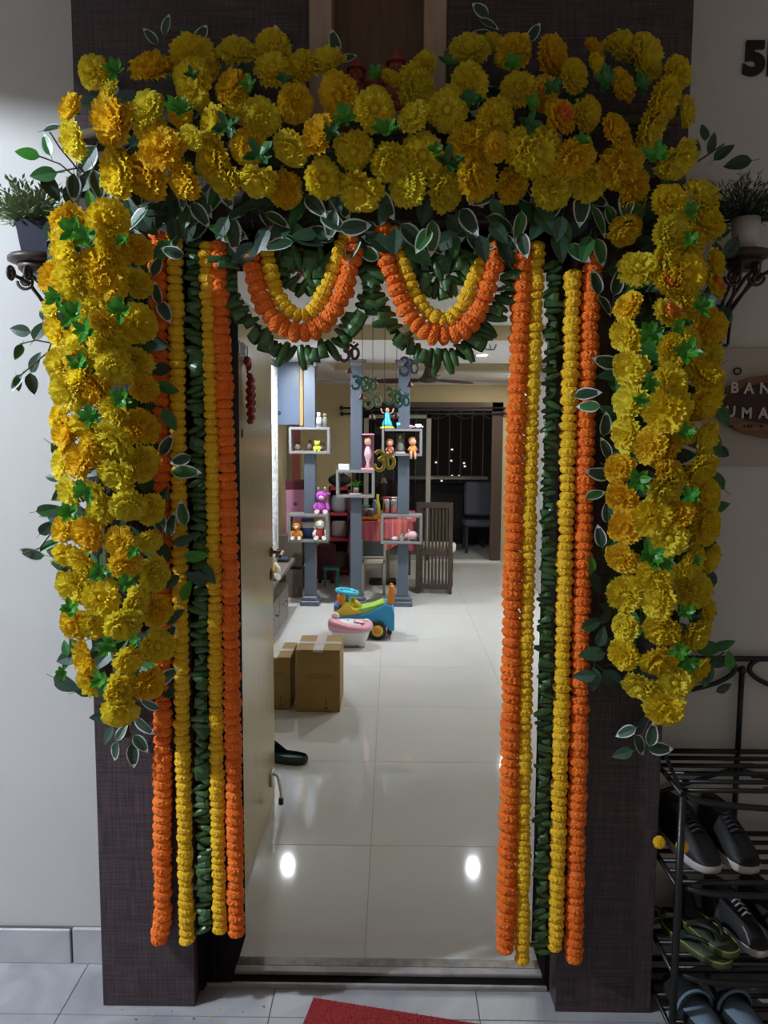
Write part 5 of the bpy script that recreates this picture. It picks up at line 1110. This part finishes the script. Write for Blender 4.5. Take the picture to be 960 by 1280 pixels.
jar('sauce_bottle', 'yellow sauce bottle on the dining table', 'bottle', 472, 6.3, [(.03, 0), (.03, .13), (.014, .2), (.014, .24)], 'plush_lime', 'yellow_plastic')
jar('storage_jar', 'jar with teal lid on the dining table', 'jar', 456, 6.3, [(.05, 0), (.05, .12)], 'label_grey', 'teal')
jar('spice_jar', 'amber jar in the orange tray', 'jar', 455, 6.1, [(.035, .02), (.035, .09), (.025, .1)], 'brown_clay', 'cloth_orange', 'jars in the tray'); jar('spice_jar', 'amber jar with white label in the orange tray', 'jar', 463, 6.1, [(.038, .02), (.038, .09), (.028, .105)], 'brown_clay', 'bottle_white', 'jars in the tray')
jar('water_bottle', 'blue grey bottle behind the amber jars', 'bottle', 468, 6.2, [(.03, 0), (.03, .15), (.016, .19)], 'slate_blue', 'label_grey')
x = P(460, 655, 6.1).x; t = thing('serving_tray', 'orange plastic tray holding the amber jars', 'tray', (x, 6.1, zt)); part('base', MB().box((x-.10, 6.03, zt), (x+.10, 6.17, zt+.012)), 'orange_plastic', t)
for (a, b_) in (((x-.10, 6.03), (x+.10, 6.036)), ((x-.10, 6.164), (x+.10, 6.17)), ((x-.10, 6.03), (x-.094, 6.17)), ((x+.094, 6.03), (x+.10, 6.17))): part('side', MB().box((*a, zt), (*b_, zt+.045)), 'orange_plastic', t)
x = P(511, 642, 6.2).x; single('sponge_block', MB().box((x-.03, 6.17, zt), (x+.03, 6.23, zt+.07), c=.008), 'cushion', 'small cream block on the tablecloth beside the column', 'block')

def dining_chair(label, xc, yb, w, ztop, group, rot=0.0, wood='chair_wood', slats=8):
    t = thing('dining_chair', label, 'chair', (xc, yb, FZ), group); Mx = Matrix.Translation((xc, yb, FZ)) @ Matrix.Rotation(rot, 4, 'Z'); h = ztop-FZ; hw = w/2
    for s_ in (-1, 1):
        part('leg', MB().box((s_*hw-.022*(s_ > 0)*2+0, -.022, 0), (s_*hw+.044*(s_ < 0), .022, h), c=.004).xf(Mx), wood, t, 'back leg rising into the backrest post'); part('leg', MB().box((s_*hw-.044*(s_ > 0), .38, 0), (s_*hw+.044*(s_ < 0), .42, .42), c=.004).xf(Mx), wood, t)
    bk = part('backrest', MB().box((-hw, -.02, h-.06), (hw, .02, h), c=.004).xf(Mx), wood, t)
    for z_ in (.05, .40): part('rail', MB().box((-hw+.044, -.018, z_), (hw-.044, .018, z_+.055), c=.004).xf(Mx), wood, bk)
    for i in range(slats):
        u = -hw+.044+(w-.088)*(i+.5)/slats; part('slat', MB().box((u-.011, -.010, .11), (u+.011, .010, h-.06)).xf(Mx), wood, bk)
    part('seat', MB().box((-hw, .02, .40), (hw, .43, .43), c=.004).xf(Mx), wood, t); part('seat_pad', MB().box((-hw+.01, .025, .43), (hw+.03, .44, .49), c=.02).xf(Mx), 'cushion', t)
    for s_ in (-1, 1): part('stretcher', MB().box((s_*hw-.03*(s_ > 0), .02, .14), (s_*hw+.03*(s_ < 0), .38, .17)).xf(Mx), wood, t)
    return t
cc = G(542, 742, FZ); wch = 46*PXM(cc.y); dining_chair('dark slatted high-back dining chair with cream seat pad at the table', cc.x, cc.y, wch, P(542, 628, cc.y).z, 'dining chairs', -.10)
t = thing('side_chair', 'beige framed low chair with dark back panel under the tablecloth', 'chair', (P(466, 740, 5.75).x, 5.75, FZ)); x = P(466, 740, 5.75).x
part('backrest', MB().box((x-.10, 5.735, .42), (x+.11, 5.755, .58), c=.006), 'darkgrey', t); part('seat', MB().box((x-.12, 5.75, .34), (x+.13, 6.1, .385), c=.006), 'cushion', t)
for s_ in (-.12, .10):
    for yy in (5.75, 6.06): part('leg', MB().box((x+s_, yy, FZ), (x+s_+.03, yy+.03, .36 if yy > 6 else .58), c=.003), 'window_cream', t)

# back-left: door, carton shelf, red rack
d2 = struct('door_2', MB().box((HL, 6.55, FZ), (HL+.03, 7.45, 2.05), c=.004), 'terracotta'); part('frame', MB().box((HL, 6.47, FZ), (HL+.045, 6.55, 2.12)).box((HL, 7.45, FZ), (HL+.045, 7.53, 2.12)).box((HL, 6.55, 2.05), (HL+.045, 7.45, 2.12)), 'window_cream', d2)
t = thing('side_shelf', 'grey open shelf with cartons against the hall wall behind the column', 'shelf', (-1.0, 5.9, FZ))
for zz in (.30, .62): part('board', MB().box((HL+.005, 5.62, zz), (-.86, 6.15, zz+.025), c=.003), 'walnut_grey', t)
for yy in (5.62, 6.12): part('side', MB().box((HL+.005, yy, FZ), (-.86, yy+.025, .62), c=.003), 'walnut_grey', t)
A, B_ = P(358, 640, 5.75), P(381, 612, 5.75); t = thing('toy_carton', 'pink toy carton with maroon top strip behind the column', 'carton', (-.98, 5.8, .645))
part('carton', MB().box((A.x, 5.72, .645), (B_.x, 5.95, P(370, 612, 5.72).z), c=.003), 'pink_box', t); part('top_strip', MB().box((A.x-.002, 5.715, P(370, 612, 5.72).z), (B_.x+.002, 5.955, P(370, 601, 5.72).z), c=.003), 'maroon', t); part('motif', MB().ell(((A.x+B_.x)/2, 5.72, P(370, 630, 5.72).z), (.02, .003, .02)), 'red_paint', t); part('motif', MB().ell(((A.x+B_.x)/2, 5.72, .68), (.05, .003, .02)), 'blue_pack', t)
t = thing('red_shelf_rack', 'red cloth shelf rack filled with pale packets behind the columns', 'shelf', (P(427, 690, 6.9).x, 6.95, FZ)); xa, xb = P(411, 650, 6.9).x, P(437, 650, 6.9).x
for zz in (.05, .42, .72, 1.02): part('shelf', MB().box((xa, 6.85, zz), (xb, 7.15, zz+.03)), 'red_fabric', t)
for xx in (xa, xb-.02): part('side', MB().box((xx, 6.85, FZ), (xx+.02, 7.15, 1.05)), 'maroon', t)
part('back', MB().box((xa, 7.14, FZ), (xb, 7.15, 1.05)), 'maroon', t)
for i, (zz, m_, lab) in enumerate(((.45, 'beige_shoe', 'pale brown packet on the lower red shelf'), (.75, 'label_grey', 'grey packet on the upper red shelf'), (.08, 'beige_shoe', 'pale packet at the bottom of the red shelf'))):
    t_ = thing('packet', lab, 'packet', ((xa+xb)/2, 6.95, zz), 'packets on the red rack'); part('pouch', MB().lathe(((xa+xb)/2, 6.97, zz), [(.08, 0), (.11, .05), (.10, .16), (.08, .2)], 14, 0, 1, .6), m_, t_)
t = thing('bag', 'black bag lying on top of the red shelf rack', 'bag', ((xa+xb)/2, 7.0, 1.05)); part('body', MB().ell(((xa+xb)/2, 7.0, 1.128), (.14, .10, .075)), 'dark', t); part('handle', MB().tube(smooth([Vector(((xa+xb)/2-.08, 7.0, 1.17)), Vector(((xa+xb)/2, 6.98, 1.24)), Vector(((xa+xb)/2+.08, 7.0, 1.17))]), .008, 6), 'dark', t)
x = P(408, 700, 6.4).x; t = thing('maroon_suitcase', 'dark maroon suitcase standing behind the first column', 'suitcase', (x, 6.4, FZ)); part('case', MB().box((x-.10, 6.33, FZ+.04), (x+.10, 6.5, P(408, 680, 6.4).z), c=.02), 'maroon', t); part('handle', MB().tube([(x-.05, 6.4, .55), (x-.05, 6.4, P(408, 672, 6.4).z), (x+.05, 6.4, P(408, 672, 6.4).z), (x+.05, 6.4, .55)], .008, 6), 'black_plastic', t); part('tag', MB().box((x-.07, 6.322, .50), (x-.03, 6.328, .62), R=Matrix.Rotation(.5, 3, 'Y')), 'pink_plastic', t)
for q in (-.07, .07): part('wheel', MB().cyl((x+q, 6.36, FZ+.022), (x+q, 6.40, FZ+.022), .022, n=10), 'black_plastic', t)
x = P(414, 712, 6.15).x; t = thing('plastic_stool', 'small teal plastic stool on the floor behind the columns', 'stool', (x, 6.2, FZ)); part('seat', MB().box((x-.09, 6.12, FZ+.19), (x+.09, 6.28, FZ+.215), c=.006), 'teal', t)
for u in (-.08, .06):
    for v in (6.13, 6.25): part('leg', MB().box((x+u, v, FZ), (x+u+.02, v+.02, FZ+.19)), 'teal', t)
# curtain rods above the sliding door
for k, (yp, lab) in enumerate(((510, 'upper dark curtain rod above the sliding door'), (517, 'lower dark curtain rod above the sliding door'))):
    a, b_ = P(427, yp, FY-.12), P(640, yp, FY-.12); t = thing('curtain_rod', lab, 'curtain rod', ((a.x+b_.x)/2, FY-.12, a.z), 'curtain rods'); yy = FY-.12+k*.05
    part('rod', MB().cyl((a.x, yy, a.z), (b_.x, yy, b_.z), .012, n=8), 'dark', t)
    for q in (a, b_): part('finial', MB().ell((q.x, yy, q.z), .028, n=10, k=8), 'dark', t)
    for q in (a.x+.1, b_.x-.1): part('holder', MB().box((q-.01, yy, a.z-.012), (q+.01, FY, a.z+.012)), 'dark', t)

# balcony and the night outside
t = thing('balcony_grille', 'dark iron balcony grille with wavy top bars', 'grille', (.5, 9.62, .95))
for i in range(22): xx = -1.3+i*.17; part('bar', MB().cyl((xx, 9.65, .95), (xx, 9.65, 2.45), .008, n=6), 'label_grey', t)
for zz in (2.30, 2.12, 1.95):
    part('rail', MB().tube([Vector((-1.35+i*.06, 9.65, zz+.035*math.sin(i*.9+zz*9))) for i in range(62)], .009, 6), 'label_grey', t)
x = P(603, 650, 8.7).x; t = thing('balcony_chair', 'dark blue grey padded chair standing on the balcony', 'chair', (x, 8.7, FZ)); mat('chair_slate', (.07, .075, .10), .8)
part('backrest', MB().box((x-.26, 8.62, .55), (x+.26, 8.70, 1.02), c=.03), 'chair_slate', t); part('seat', MB().box((x-.26, 8.66, .38), (x+.26, 9.12, .48), c=.03), 'chair_slate', t)
for u in (-.24, .20):
    for v in (8.66, 9.08): part('leg', MB().box((x+u, v, FZ), (x+u+.04, v+.04, .38)), 'black_plastic', t)
t = thing('balcony_table', 'dark low table with a pale top edge on the balcony', 'table', (.55, 9.2, FZ)); part('top', MB().box((.25, 9.2, 1.02), (1.45, 9.5, 1.06), c=.006), 'window_cream', t)
for u in (.28, 1.38):
    for v in (9.22, 9.44): part('leg', MB().box((u, v, FZ), (u+.04, v+.04, 1.02)), 'dark', t)
mat('far_wall', (.004, .004, .005), .9); mat('lit_window', (1, 1, 1), .5, emit=(1, .95, .85), strength=.8)
t = thing('far_building', 'dark apartment block with a few lit windows across the night', 'building', (3.5, 30, -14)); part('wall', MB().box((-9, 30, -14), (16, 36, 14)), 'far_wall', t)
for px, py in ((565, 562), (545, 578), (564, 576), (580, 579), (565, 595), (574, 595), (581, 583), (552, 601)):
    q = P(px, py, 29.95); part('window', MB().box((q.x-.035, 29.93, q.z-.03), (q.x+.04, 30.0, q.z+.035)), 'lit_window', t)
